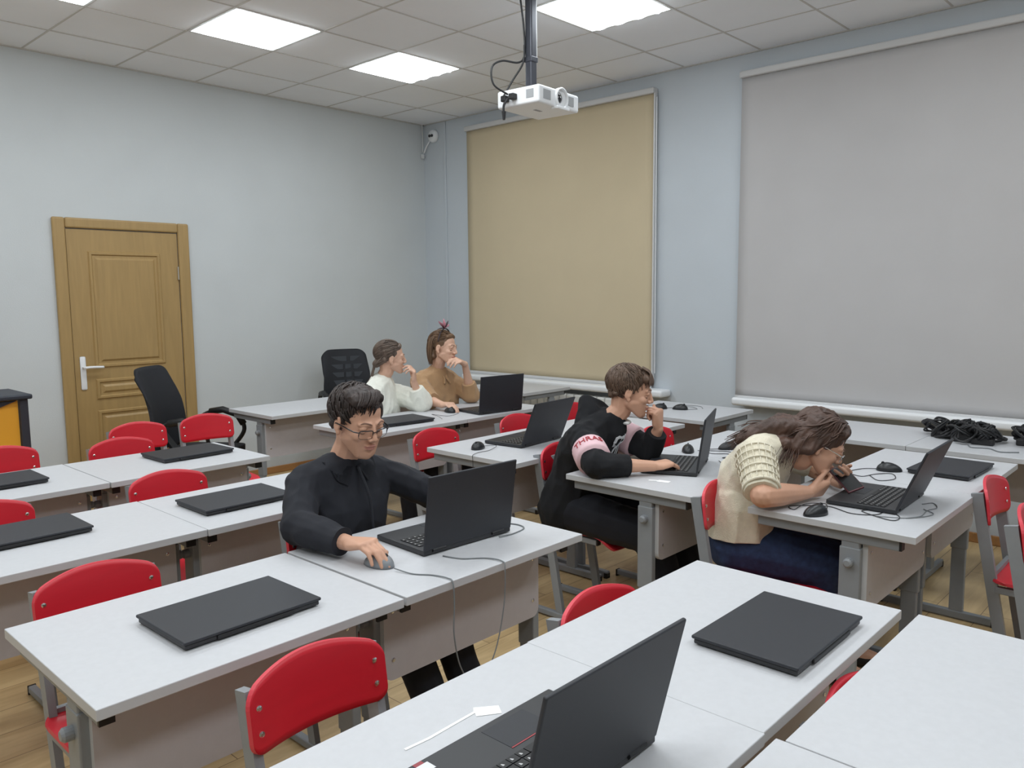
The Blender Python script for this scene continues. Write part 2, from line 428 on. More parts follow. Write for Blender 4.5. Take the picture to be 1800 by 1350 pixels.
# ------------------------------------------------------------------ desks
def make_desk(W, D, Hh=.76, panel=True):
    t = empty('school_desk', (0, 0, 0)); w2, d2 = W/2, D/2
    bm = bmesh.new(); box(bm, -w2, w2, -d2, d2, Hh-.024, Hh, 1, bevel=.002, seg=2)
    for f in bm.faces:
        if f.normal.z > .5 or f.normal.z < -.5: f.material_index = 0
    bmesh.ops.recalc_face_normals(bm, faces=bm.faces)
    for f in bm.faces: f.material_index = 0 if abs(f.normal.z) > .9 else 1
    link('desktop', bm, [M['desk'], M['edge']], t)
    bm = bmesh.new(); yp = -.118
    # front panel with rounded lower corners
    x0, x1, z0, z1, r = -w2+.042, w2-.042, .46, Hh-.03, .03
    prof = [(x0, z1), (x1, z1)]
    for k in range(5): a = -k*math.pi/8; prof.append((x1-r+r*math.cos(a), z0+r+r*math.sin(a)))
    for k in range(5): a = -math.pi/2-k*math.pi/8; prof.append((x0+r+r*math.cos(a), z0+r+r*math.sin(a)))
    fr = [bm.verts.new((x, yp-.009, z)) for x, z in prof]; bk = [bm.verts.new((x, yp+.009, z)) for x, z in prof]
    bm.faces.new(fr); bm.faces.new(bk[::-1])
    for k in range(len(prof)): f = bm.faces.new((fr[k], bk[k], bk[(k+1) % len(prof)], fr[(k+1) % len(prof)])); f.material_index = 1
    if panel:
        p = link('front_panel', bm, [M['panel'], M['edge']], t)
        for x in (x0+.03, x1-.03):
            for z in (.52, .66):
                b2 = bmesh.new(); lathe(b2, [(.006, 0), (.006, .003), (.003, .004)], 10, mtx=Matrix.Translation((x, yp-.009, z)) @ RYN)
                link('screw', b2, M['chrome'], p)
    for s in (-1, 1):
        x = s*(w2-.035)
        bm = bmesh.new()
        box(bm, x-.0125, x+.0125, -.105, -.045, .03, Hh-.06, bevel=.004)       # upright
        box(bm, x-.0145, x+.0145, -.11, -.04, .34, Hh-.08, bevel=.004)         # outer sleeve
        link('leg', bm, M['steel'], t)
        bm = bmesh.new(); box(bm, x-.015, x+.015, -d2+.04, d2-.01, 0.006, .04, bevel=.004)
        for y in (-d2+.05, d2-.02): box(bm, x-.016, x+.016, y-.01, y+.01, 0, .03, 1, bevel=.002)
        link('foot', bm, [M['steel'], M['blackcap']], t)
        bm = bmesh.new(); box(bm, x-.015, x+.015, -d2+.05, d2-.03, Hh-.062, Hh-.0245, bevel=.004)
        box(bm, x-.0155, x+.0155, -d2+.046, -d2+.054, Hh-.06, Hh-.026, 1)
        link('top_rail', bm, [M['steel'], M['blackcap']], t)
        bm = bmesh.new(); lathe(bm, [(.016, 0), (.016, .018), (.01, .024)], 14, mtx=Matrix.Translation((x+s*.0146, -.075, Hh-.13)) @ Matrix.Rotation(R(90*s), 4, 'Y'))
        link('height_knob', bm, M['steel'], t)
    return t
PROTO = {}
def desk(x0, x1, y0, y1, label, rz=0, group='white single desks in rows', side=False, panel=True):
    W = (x1-x0) if not side else (y1-y0); D = (y1-y0) if not side else (x1-x0)
    key = (round(W, 3), round(D, 3), .76, panel)
    if key not in PROTO:
        PROTO[key] = make_desk(*key); freeze(PROTO[key]); t = PROTO[key]
    else: t = copy_tree(PROTO[key])
    t.location = ((x0+x1)/2, (y0+y1)/2, 0); t.rotation_euler = (0, 0, R(rz))
    tag(t, label, 'desk', group)
    return t
XJ = -4.142
G = 'white single desks in rows'
rowsL = [(-6.19, -5.63), (-5.61, -5.05), (-4.642, -4.082), (-3.67, -3.11), (-2.71, -2.15)]
desk(XJ-.742, XJ-.002, *rowsL[0], 'desk at the bottom edge, left of the bare desk in the lower right corner')
desk(XJ+.001, XJ+.741, -6.205, -5.645, 'bare white desk in the lower right corner of the picture')
desk(XJ-.7425, XJ-.0012, *rowsL[1], 'nearest white desk carrying the open laptop with stickers')
desk(XJ-.001, XJ+.741, -5.607, -5.047, 'near white desk carrying a single closed laptop, right of the nearest open laptop')
desk(XJ-.765, XJ-.018, -4.642, -4.082, 'white desk at lower left with one closed laptop in front of a red chair')
desk(XJ-.008, XJ+.724, -4.64, -4.08, 'white desk where the boy in the black shirt sits with an open laptop')
desk(XJ-.80, XJ-.058, *rowsL[3], 'white desk cut off at the left edge, just behind the lower left desk')
desk(XJ-.056, XJ+.686, -3.676, -3.116, 'white desk left behind the boy in the black shirt with a closed laptop')
desk(XJ-.745, XJ-.003, -2.705, -2.145, 'farthest row white desk at the left edge with a closed laptop cut off')
desk(XJ+.001, XJ+.741, -2.712, -2.152, 'farthest row white desk on the left side with a closed laptop before the door')
# right block
desk(-2.765, -2.042, -5.452, -4.885, 'white desk where the girl in the cream top leans over her phone')
desk(-2.040, -1.317, -5.45, -4.885, 'white desk with a closed laptop right of the girl in the cream top')
desk(-2.775, -2.055, -4.68, -4.05, 'white desk where the boy in the black hoodie rests his elbow')
desk(-2.052, -1.332, -4.68, -4.05, 'white desk with loose mice behind the girl in the cream top')
desk(-2.765, -2.03, -3.75, -3.135, 'white desk with an open laptop and mouse, left of the boy in the hoodie')
desk(-2.028, -1.293, -3.75, -3.135, 'bare white desk partly hidden behind the boy in the hoodie')
desk(-2.735, -1.99, -2.63, -2.07, 'white desk with a thin closed laptop before the girl in the white sweater')
desk(-1.988, -1.243, -2.63, -2.07, 'white desk with an open laptop before the girl in the tan blouse')
desk(-2.715, -1.99, -1.573, -1.013, 'bare white desk in the last row left of the two girls')
desk(-1.988, -1.263, -1.573, -1.013, 'bare white desk in the last row behind the two girls')
# desks along the windows
desk(-1.135, -.50, -3.79, -3.06, 'white desk by the wall with two loose black mice, behind the hoodie boy', 90, 'white desks along the windows', True)
desk(-.80, -.24, -2.04, -1.31, 'white desk in the back corner under the beige blind', 90, 'white desks along the windows', True, False)
desk(-1.19, -.56, -4.94, -4.21, 'window desk behind the bowed head of the girl', 90, 'white desks along the windows', True)
desk(-1.19, -.56, -5.672, -4.942, 'window desk at the right edge heaped with black cables', 90, 'white desks along the windows', True)

# ------------------------------------------------------------------ red chairs (facing -y; origin at the floor under the seat centre)
def sheet(bm, fn, nu, nv, th, mi=0, mie=1):
    """thick sheet from fn(u,v)->point, u,v in 0..1"""
    P = [[fn(i/nu, j/nv) for j in range(nv+1)] for i in range(nu+1)]
    def nrm(i, j):
        a = P[min(i+1, nu)][j]-P[max(i-1, 0)][j]; b = P[i][min(j+1, nv)]-P[i][max(j-1, 0)]
        n = a.cross(b); return n.normalized() if n.length > 1e-12 else V((0, 0, 1))
    A = [[bm.verts.new(P[i][j]+nrm(i, j)*th/2) for j in range(nv+1)] for i in range(nu+1)]
    Bv = [[bm.verts.new(P[i][j]-nrm(i, j)*th/2) for j in range(nv+1)] for i in range(nu+1)]
    for i in range(nu):
        for j in range(nv):
            f = bm.faces.new((A[i][j], A[i+1][j], A[i+1][j+1], A[i][j+1])); f.material_index = mi; f.smooth = True
            f = bm.faces.new((Bv[i][j], Bv[i][j+1], Bv[i+1][j+1], Bv[i+1][j])); f.material_index = mi; f.smooth = True
    rim = [(i, 0) for i in range(nu)]+[(nu, j) for j in range(nv)]+[(i, nv) for i in range(nu, 0, -1)]+[(0, j) for j in range(nv, 0, -1)]
    for k in range(len(rim)):
        i, j = rim[k]; i2, j2 = rim[(k+1) % len(rim)]
        f = bm.faces.new((A[i][j], Bv[i][j], Bv[i2][j2], A[i2][j2])); f.material_index = mie
def rr_map(u, v, w, h, r, arch=0):
    """rounded rectangle grid: returns x in -w/2..w/2, z in 0..h"""
    x = (u-.5)*w; z = v*h
    # squeeze corners (superellipse-like)
    dx = max(0, abs(x)-(w/2-r)); 
    if dx > 0:
        k = r-math.sqrt(max(0, r*r-dx*dx))
        z = k+(h-2*k)*v
    z += arch*(1-(2*x/w)**2)*v
    return x, z
def make_chair():
    t = empty('school_chair', (0, 0, 0))
    wd = .325
    def back(u, v):
        uu = .5-.5*math.cos(math.pi*u)
        x, z = rr_map(uu, v, wd, .125, .03, .035)
        y = .175+.032*(1-(2*x/wd)**2)+.02*(z/.15)
        return V((x, y, .655+z))
    bm = bmesh.new(); sheet(bm, back, 28, 10, .010); b = link('backrest', bm, [M['red'], M['rededge']], t)
    for x in (-.138, .138):
        for z in (.695, .745):
            b2 = bmesh.new(); y = .175+.032*(1-(2*x/wd)**2)+.02*((z-.655)/.15)
            lathe(b2, [(.0065, 0), (.0065, .002), (.003, .0035)], 10, mtx=Matrix.Translation((x, y-.005, z)) @ RYN); link('rivet', b2, M['chrome'], b)
            b2 = bmesh.new(); lathe(b2, [(.0065, 0), (.0065, .003)], 10, mtx=Matrix.Translation((x, y+.009, z)) @ RYN); link('rivet', b2, M['chrome'], b)
    def seat(u, v):
        uu = .5-.5*math.cos(math.pi*u)
        x, y = rr_map(uu, v, .345, .38, .05)
        y -= .21
        f = (-y+.17)/.38
        z = .445+.008*(2*x/.345)**2
        if f > .8: z -= .055*((f-.8)/.2)**2
        if f < .15: z += .012*((.15-f)/.15)**2
        return V((x, y, z))
    bm = bmesh.new(); sheet(bm, seat, 22, 22, .011); link('seat', bm, [M['red'], M['rededge']], t)
    for s in (-1, 1):
        x = s*.147
        bm = bmesh.new()
        rectbar(bm, (x, .226, .775), (x, .085, .03), .02, .04)                     # raking post
        link('leg', bm, M['steel'], t)
        bm = bmesh.new(); box(bm, x-.014, x+.014, -.17, .33, .008, .036, bevel=.005)
        for y in (-.172, .332): box(bm, x-.0145, x+.0145, y-.004, y+.004, .0, .036, 1)
        link('foot', bm, [M['steel'], M['blackcap']], t)
        bm = bmesh.new(); box(bm, x-.012, x+.012, -.13, .15, .408, .434, bevel=.004)
        box(bm, x-.0125, x+.0125, -.136, -.128, .409, .433, 1)
        link('seat_rail', bm, [M['steel'], M['blackcap']], t)
    bm = bmesh.new(); rectbar(bm, (-.147, .165, .46), (.147, .165, .46), .03, .016, V((0, 0, 1))); link('stretcher', bm, M['steel'], t)
    return t
chair0 = make_chair(); freeze(chair0)
used = [False]
def chair(x, yb, label, rz=0, group='red plywood school chairs', dz=0):
    """yb: y of the backrest"""
    c = chair0 if not used[0] else copy_tree(chair0); used[0] = True
    a = R(rz); off = V((0, .19, 0)); off.rotate(Euler((0, 0, a)))
    c.location = (x-off.x, yb-off.y, dz); c.rotation_euler = (0, 0, a)
    tag(c, label, 'chair', group); return c
chair(-4.545, -4.84, 'red chair in the foreground, behind the desk with the sticker laptop')
chair(-4.645, -3.95, 'red chair behind the closed laptop desk at lower left')
chair(-3.80, -5.0, 'red chair whose top edge shows behind the near desk with one closed laptop').scale = (1, 1, .94)
chair(-3.86, -3.86, 'red chair under the boy in the black shirt, almost hidden')
chair(-3.995, -2.93, 'red chair at left centre behind the desk with a closed laptop')
chair(-4.66, -2.93, 'red chair at the left edge in the middle row')
chair(-4.29, -1.76, 'red chair at the left edge in front of the yellow lectern')
chair(-3.80, -1.96, 'red chair in the far left row, half hidden in front of another red chair')
chair(-3.53, -1.50, 'red chair before the black office chair, left of the rightmost far chair')
chair(-3.115, -1.50, 'red chair in the far row at the right, beside the office chair arm', -6)
chair(-2.57, -2.99, 'red chair behind the desk with mouse, seen whole in the centre')
chair(-1.90, -2.98, 'red chair peeking between the two open laptops in the centre')
chair(-1.30, -2.92, 'red chair sliver right of the centre laptop by the radiator')
chair(-2.45, -3.77, 'red chair the boy in the black hoodie sits on')
chair(-1.77, -3.86, 'red chair right of the hoodie boy, behind the desk with loose mice')
chair(-2.665, -4.74, 'red chair the girl in the cream top sits on')
chair(-1.93, -5.50, 'red chair at the right edge, farther of the two seen edge-on', 0)
chair(-2.33, -5.69, 'red chair at the right edge, nearer of the two seen edge-on', 0)
chair(-3.80, -5.648, 'red chair tucked between the two nearest white desks at lower right', dz=0).scale = (1, 1, .895)
chair(-2.12, -1.88, 'red chair under the girl in the white sweater, hidden')
chair(-1.55, -1.86, 'red chair under the girl in the tan blouse, hidden')

# ------------------------------------------------------------------ laptops
LW, LD = .355, .243
def closed_laptop():
    t = empty('closed_laptop', (0, 0, 0))
    bm = B(-LW/2+.004, LW/2-.004, -LD/2+.004, LD/2-.004, .003, .0145, bevel=.003)
    link('base', bm, M['lapbase'], t)
    bm = B(-LW/2, LW/2, -LD/2, LD/2, .0145, .0225, bevel=.003, seg=3); link('lid', bm, M['lap'], t)
    for x in (-.12, .12):
        for y in (-.09, .09): link('rubber_foot', B(x-.012, x+.012, y-.005, y+.005, 0, .0035), M['blackcap'], t)
    link('hinge', B(-.10, .10, -LD/2-.001, -LD/2+.01, .004, .0142, bevel=.002), M['blackcap'], t)
    return t
cl0 = closed_laptop(); freeze(cl0); clu = [False]
def closed(x, y, rz, label):
    c = cl0 if not clu[0] else copy_tree(cl0); clu[0] = True
    c.location = (x, y, .7602); c.rotation_euler = (0, 0, R(rz)); tag(c, label, 'laptop', 'closed black laptops')
closed(-4.507, -4.405, 1, 'closed black laptop on the white desk at lower left')
closed(-3.735, -5.448, 0, 'closed black laptop on the near desk at the lower right')
closed(-3.955, -3.405, 0, 'closed black laptop on the desk left of the boy in the black shirt')
closed(-4.64, -3.29, 0, 'closed black laptop at the left edge in the middle row')
closed(-3.655, -2.385, 2, 'closed black laptop on the far left desk in front of red chairs')
closed(-4.49, -2.39, 0, 'closed black laptop at the left edge in the farthest row')
closed(-1.655, -5.265, -2, 'closed black laptop on the desk behind the girl\'s open laptop')
closed(-2.34, -2.40, -6, 'thin closed laptop before the girl in the white sweater')
def open_laptop(name, x, y, rz, tilt, label, sticker=False, lidh=.232):
    """hinge centre at x,y; user on +y side"""
    t = empty(name, (x, y, .7602), R(rz), label, 'laptop')
    bm = B(-LW/2, LW/2, .002, LD, .003, .0185, bevel=.003, seg=3)
    base = link('base', bm, M['lapbase'], t)
    bm = bmesh.new(); nx = 15
    kw = (LW-.03)/nx
    for r in range(5):
        y0 = .045+r*.0195
        for c in range(nx):
            if r == 4 and 4 <= c <= 7:
                if c == 4: box(bm, LW/2-.015-(c+4)*kw+.001, LW/2-.015-c*kw-.001, y0, y0+.0165, .0183, .0205, 0)
                continue
            xx = LW/2-.015-(c+1)*kw
            box(bm, xx+.001, xx+kw-.001, y0, y0+.0165, .0183, .0205, 0)
            cx, cy = xx+kw*.35, y0+.008
            vs = [bm.verts.new(p) for p in ((cx-.002, cy-.0025, .0207), (cx+.0025, cy-.0025, .0207), (cx+.0025, cy-.0005, .0207), (cx, cy+.0035, .0207), (cx-.002, cy+.0035, .0207))]
            f = bm.faces.new(vs); f.material_index = 1
    k = link('keyboard', bm, [M['key'], M['keymark']], t); k['label'] = 'black keyboard with pale lettering'
    bm = B(-.02, .085, .158, .228, .0183, .0190); tp = link('touchpad', bm, M['lap'], t)
    if sticker:
        link('red_line', B(-.02, .085, .154, .157, .0188, .0193), M['pinks'], tp)
        link('white_sticker', B(-LW/2+.012, -LW/2+.036, LD-.034, LD-.012, .0185, .0192), M['sticker'], base)
        link('blue_sticker', B(-LW/2+.002, -LW/2+.0115, LD-.032, LD-.01, .0185, .0191), M['blue'], base)
        link('red_sticker', B(-LW/2+.012, -LW/2+.03, LD-.0115, LD-.003, .0185, .0191), M['pinks'], base)
    # lid: local frame rotated about hinge
    mt = Matrix.Translation((0, 0.004, .016)) @ Matrix.Rotation(R(tilt-90), 4, 'X')
    bm = bmesh.new(); box(bm, -LW/2, LW/2, -.004, .004, 0, lidh, 0, bevel=.003, seg=3, mtx=mt)
    lid = link('screen_lid', bm, M['lap'], t)
    bm = bmesh.new(); box(bm, -LW/2+.008, LW/2-.008, .0035, .0052, .018, lidh-.008, 0, mtx=mt); link('screen', bm, M['screen'], lid)
    bm = bmesh.new()
    for xx in (-.12, .12): tube(bm, [(xx-.025, .003, .014), (xx+.025, .003, .014)], .0062, 10)
    link('hinge', bm, M['blackcap'], t)
    for xx in (-.14, .14):
        for yy in (.02, .22): link('rubber_foot', B(xx-.012, xx+.012, yy-.004, yy+.004, 0, .0035), M['blackcap'], t)
    return t
open_laptop('open_laptop', -4.478, -5.487, 0, 104, 'nearest open black laptop with a white sticker, at the bottom edge', True)
open_laptop('open_laptop', -3.735, -4.445, -3, 98, 'open black laptop in front of the boy in the black shirt')
open_laptop('open_laptop', -2.305, -3.515, 5, 112, 'open black laptop in the centre left of the hoodie boy')
open_laptop('open_laptop', -1.655, -2.60, -8, 96, 'open black laptop farthest away, before the girl in tan')
open_laptop('open_laptop', -2.36, -5.318, 2, 113, 'open laptop before the girl in the cream top, at the right')
open_laptop('open_laptop', -2.305, -4.445, 22, 98, 'open laptop seen edge-on that the hoodie boy types on')

# ------------------------------------------------------------------ mice with cables
def mouse(x, y, rz, label, cable, body='mouse', crad=.0016, cmat='cable'):
    t = empty('computer_mouse', (x, y, .7603), R(rz), label, 'mouse', 'wired computer mice')
    bm = bmesh.new(); nu, nv = 16, 10
    bmesh.ops.create_uvsphere(bm, u_segments=20, v_segments=12, radius=1)
    for v in bm.verts:
        c = v.co; z = c.z
        v.co = V((c.x*(.030-.003*c.y), c.y*.052, max(0, z)*.036*(1-.18*c.y)+.001))
    bmesh.ops.remove_doubles(bm, verts=bm.verts, dist=.0004)
    b = link('shell', bm, M[body], t, smooth=True)
    bm = bmesh.new(); tube(bm, [(-.003, -.026, .033), (.003, -.026, .033)], .007, 12); link('scroll_wheel', bm, M['blackcap'], t)
    bm = bmesh.new(); a = R(-rz)
    pts = []
    for p in smoothpath(cable, 8):
        q = V((p[0]-x, p[1]-y, p[2]-.7603)); q.rotate(Euler((0, 0, a))); pts.append(q)
    tube(bm, pts, crad, 6); link('cable', bm, M[cmat], t, smooth=True)
    return t
Zc = .7625
mouse(-4.045, -4.39, 12, 'silver mouse under the hand of the boy in the black shirt',
      [(-4.045, -4.46, .768), (-4.03, -4.52, Zc), (-4.0, -4.57, Zc), (-3.99, -4.62, Zc+.001), (-3.993, -4.645, .757), (-3.998, -4.655, .70), (-4.01, -4.665, .62), (-3.99, -4.67, .52), (-3.93, -4.67, .45),
       (-3.86, -4.67, .52), (-3.81, -4.66, .64), (-3.795, -4.652, .745), (-3.79, -4.635, Zc+.001), (-3.80, -4.58, Zc), (-3.85, -4.53, Zc), (-3.87, -4.47, Zc)], 'mousesil', .002, 'cablegrey')
mouse(-2.71, -5.11, 70, 'black mouse on the corner of the desk of the girl in cream',
      [(-2.66, -5.13, .765), (-2.60, -5.10, .775), (-2.63, -5.04, .77), (-2.70, -5.03, Zc), (-2.66, -5.0, Zc), (-2.58, -5.10, Zc), (-2.62, -5.20, Zc), (-2.58, -5.27, Zc), (-2.50, -5.28, Zc), (-2.56, -5.34, Zc), (-2.62, -5.33, Zc), (-2.57, -5.22, Zc), (-2.53, -5.23, Zc)])
mouse(-1.83, -5.07, 200, 'black mouse with a coiled cable beside the closed laptop behind the open screen',
      [(-1.84, -5.02, .765), (-1.87, -4.97, Zc), (-1.97, -4.95, Zc), (-2.02, -5.02, Zc), (-1.94, -5.05, Zc), (-1.89, -5.1, Zc), (-1.98, -5.14, Zc), (-2.05, -5.10, Zc), (-1.98, -5.04, Zc)])
mouse(-2.02, -4.20, 120, 'black mouse right behind the edge-on laptop screen',
      [(-1.98, -4.23, .765), (-1.93, -4.28, Zc), (-1.9, -4.36, Zc), (-1.98, -4.42, Zc), (-2.05, -4.40, Zc), (-2.02, -4.48, Zc), (-2.1, -4.52, Zc), (-2.16, -4.47, Zc), (-2.12, -4.42, Zc)])
mouse(-1.83, -4.31, 60, 'black mouse beside the back of the girl in cream',
      [(-1.87, -4.29, .765), (-1.93, -4.24, Zc), (-1.99, -4.31, Zc), (-1.95, -4.38, Zc), (-2.02, -4.44, Zc)])
mouse(-.86, -3.30, 50, 'black mouse left of another on the window desk behind the hoodie boy',
      [(-.9, -3.26, .765), (-.93, -3.2, Zc), (-.85, -3.13, Zc), (-.75, -3.17, Zc), (-.72, -3.25, Zc), (-.8, -3.3, Zc), (-.77, -3.36, Zc)])
mouse(-.80, -3.42, 20, 'black mouse with a pale cable on the right of the window desk',
      [(-.79, -3.47, .765), (-.72, -3.5, Zc), (-.66, -3.42, Zc), (-.7, -3.34, Zc), (-.62, -3.33, Zc), (-.6, -3.45, Zc), (-.68, -3.52, Zc)], cmat='cablegrey')
mouse(-2.62, -3.36, -70, 'black mouse beside the open laptop in the centre',
      [(-2.57, -3.35, .765), (-2.53, -3.40, .768), (-2.62, -3.44, Zc), (-2.70, -3.44, Zc), (-2.767, -3.47, .763), (-2.772, -3.475, .74), (-2.775, -3.48, .66)], crad=.0013)
mouse(-1.86, -2.33, -10, 'black mouse under the hand of the girl in tan',
      [(-1.86, -2.39, .765), (-1.88, -2.43, .765), (-2.0, -2.46, .765), (-2.06, -2.38, .775), (-2.09, -2.47, .775), (-2.1, -2.52, .764)], crad=.0013)
# loose cable loop beside the boy's laptop
bm = bmesh.new(); tube(bm, smoothpath([(-3.575, -4.36, Zc), (-3.52, -4.35, Zc), (-3.485, -4.41, Zc), (-3.50, -4.46, Zc), (-3.57, -4.475, Zc), (-3.63, -4.47, Zc+.003)]), .0022, 6)
tag(link('laptop_cable', bm, M['cablegrey'], smooth=True), 'grey cable looped at the right side of the boy\'s laptop', 'cable')
bm = bmesh.new()
tube(bm, smoothpath([(-2.56, -5.36, Zc), (-2.50, -5.39, Zc), (-2.41, -5.385, Zc), (-2.35, -5.40, Zc), (-2.29, -5.37, Zc), (-2.33, -5.345, Zc)]), .0016, 6)
tube(bm, smoothpath([(-2.60, -5.28, Zc), (-2.55, -5.37, Zc), (-2.45, -5.415, Zc), (-2.40, -5.37, Zc)]), .0016, 6)
tag(link('cable_coil', bm, M['cablegrey'], smooth=True), 'thin grey cable curling along the front of the girl\'s open laptop', 'cable')
# paper strips on desks
def strip(pts, label, w=.012):
    bm = bmesh.new(); a = [V(p) for p in pts[:-1]]; n = len(a)
    L = []
    for i, p in enumerate(a):
        d = (a[min(i+1, n-1)]-a[max(0, i-1)]).normalized(); s = V((-d.y, d.x, 0))*w/2
        L.append((p+s, p-s))
    e = V(pts[-1]); d = (e-a[-1]).normalized(); s = V((-d.y, d.x, 0))*.016
    L.append((a[-1]+s, a[-1]-s)); L.append((e+s*.8, e-s))
    up = [(bm.verts.new(p), bm.verts.new(q)) for p, q in L]
    for k in range(len(up)-1): bm.faces.new((up[k][0], up[k][1], up[k+1][1], up[k+1][0]))
    o = link('paper_strip', bm, M['paper']); md = o.modifiers.new('s', 'SOLIDIFY'); md.thickness = .0006; md.offset = 0
    return tag(o, label, 'paper')
strip([(-4.602, -5.178, .7608), (-4.55, -5.182, .7608), (-4.50, -5.18, .7608), (-4.435, -5.178, .7608), (-4.395, -5.205, .7608)], 'bright white strip of paper beside the nearest open laptop', .006)
strip([(-2.645, -4.385, .7608), (-2.63, -4.42, .7608), (-2.62, -4.47, .7608)], 'small white strip of paper under the hoodie boy\'s hand', .016)

# black cables heaped on the window desk: three tangled bundles
def tangle(cx, cy, rx, ry, n, seed, label):
    rnd = random.Random(seed); bm = bmesh.new()
    for k in range(n):
        ax, ay = cx+rnd.uniform(-rx, rx)*.6, cy+rnd.uniform(-ry, ry)*.6; rr = rnd.uniform(.03, .06); ph = rnd.uniform(0, 6)
        pts = []
        for i in range(15):
            a = ph+i*.95; r2 = rr*(1+.25*math.sin(i*1.7+ph))
            pts.append((ax+r2*math.cos(a)*rx/ry*.9, ay+r2*math.sin(a), (.7645+max(0, .045+.045*math.sin(i*.9+ph*2)*(1-k/n*.3)))))
        tube(bm, smoothpath(pts, 4), .005, 6)
    for k in range(3):
        x, y = cx+rnd.uniform(-rx, rx)*.5, cy+rnd.uniform(-ry, ry)*.5
        box(bm, x-.022, x+.022, y-.05, y+.05, .7605, .793, bevel=.006, mtx=None)
    return tag(link('cable_bundle', bm, M['cable']), label, 'cables', 'bundles of black power cables')
tangle(-.78, -5.00, .12, .11, 9, 3, 'left bundle of tangled black power cables on the window desk')
tangle(-.84, -5.17, .15, .11, 16, 5, 'biggest middle bundle of tangled black power cables on the window desk')
tangle(-.76, -5.40, .13, .10, 12, 9, 'right bundle of tangled black power cables at the picture edge')
bm = bmesh.new(); tube(bm, smoothpath([(-.98, -5.17, .764), (-1.04, -5.2, .763), (-1.02, -5.27, .763), (-1.08, -5.33, .763), (-1.04, -5.4, .763)]), .003, 6)
tag(link('loose_cable', bm, M['cablegrey'], smooth=True), 'thin grey cable end lying in front of the cable heap', 'cable')

# ------------------------------------------------------------------ projector
t = empty('projector', (-1.88, -3.13, 2.55), R(4), 'white ceiling projector with a round lens and black plugs', 'projector')
bm = B(-.19, .19, -.145, .145, 0, .095, bevel=.012, seg=3); body = link('body', bm, M['white'], t)
bm = bmesh.new()
TL = Matrix.Translation((.012, -.145, .05)) @ RYN
lathe(bm, [(.058, -.01), (.058, .012), (.05, .016), (.046, .004), (.046, -.005), (.0, -.005)], 28, mtx=TL); ring = link('lens_ring', bm, M['white'], body, smooth=True)
bm = bmesh.new(); lathe(bm, [(.03, -.004), (.028, .002), (.015, .008), (0, .01)], 20, mtx=Matrix.Translation((-.006, -.147, .05)) @ RYN); link('lens', bm, M['lens'], body, smooth=True)
for (a, b) in ((-.15, -.085), (.085, .135)):
    link('vent', B(a, b, -.1475, -.144, .025, .075), M['grille'], body)
link('side_vent', B(-.1915, -.189, -.11, -.06, .03, .075), M['grille'], body)
link('underside_label', B(-.05, .01, -.02, .0, -.0012, .0), M['grille'], body)
link('lens_shade', B(-.045, .07, -.165, -.12, -.012, .004, bevel=.004), M['white'], body)
for y, z in ((.02, .05), (.075, .045)):
    b2 = bmesh.new(); box(b2, -.225, -.188, y-.018, y+.018, z-.018, z+.014, bevel=.005); link('plug', b2, M['blackcap'], t)
b2 = bmesh.new(); tube(b2, smoothpath([(-.215, .05, .04), (-.235, .06, .0), (-.235, .06, -.05)]), [.007]*17, 8)
tube(b2, [(-.235, .06, -.03), (-.235, .06, -.075)], [.012, .007], 8); link('hanging_plug', b2, M['blackcap'], t)
t = empty('projector_mount', (-1.93, -3.12, 2.646), R(0), 'dark blue grey ceiling pole holding the projector', 'mount')
bm = bmesh.new(); box(bm, -.024, .024, -.024, .024, .012, 3.188-2.646+.1, bevel=.008); pole = link('pole', bm, M['darkmetal'], t)
link('light_strip', B(.0245, .03, -.02, .012, .16, .55), M['whitem'], pole)
bm = bmesh.new(); box(bm, -.028, .028, -.028, .028, .16, .19, bevel=.004); link('collar', bm, M['darkmetal'], pole)
bm = bmesh.new(); box(bm, -.09, .07, -.06, .06, 0.0, .012, bevel=.003); link('bracket_plate', bm, M['darkmetal'], t)
bm = bmesh.new(); tube(bm, smoothpath([(-2.10, -3.10, 2.61), (-2.17, -3.06, 2.66), (-2.17, -3.05, 2.75), (-2.10, -3.06, 2.795), (-2.0, -3.09, 2.80), (-1.962, -3.10, 2.85), (-1.968, -3.10, 3.0), (-1.98, -3.08, 3.19)]), .0055, 8)
tube(bm, smoothpath([(-2.09, -3.05, 2.60), (-2.03, -3.07, 2.70), (-1.975, -3.1, 2.80), (-1.962, -3.1, 2.9)]), .0055, 8)
tag(link('projector_cable', bm, M['cable'], smooth=True), 'black cables looping from the pole to the side of the projector', 'cable')

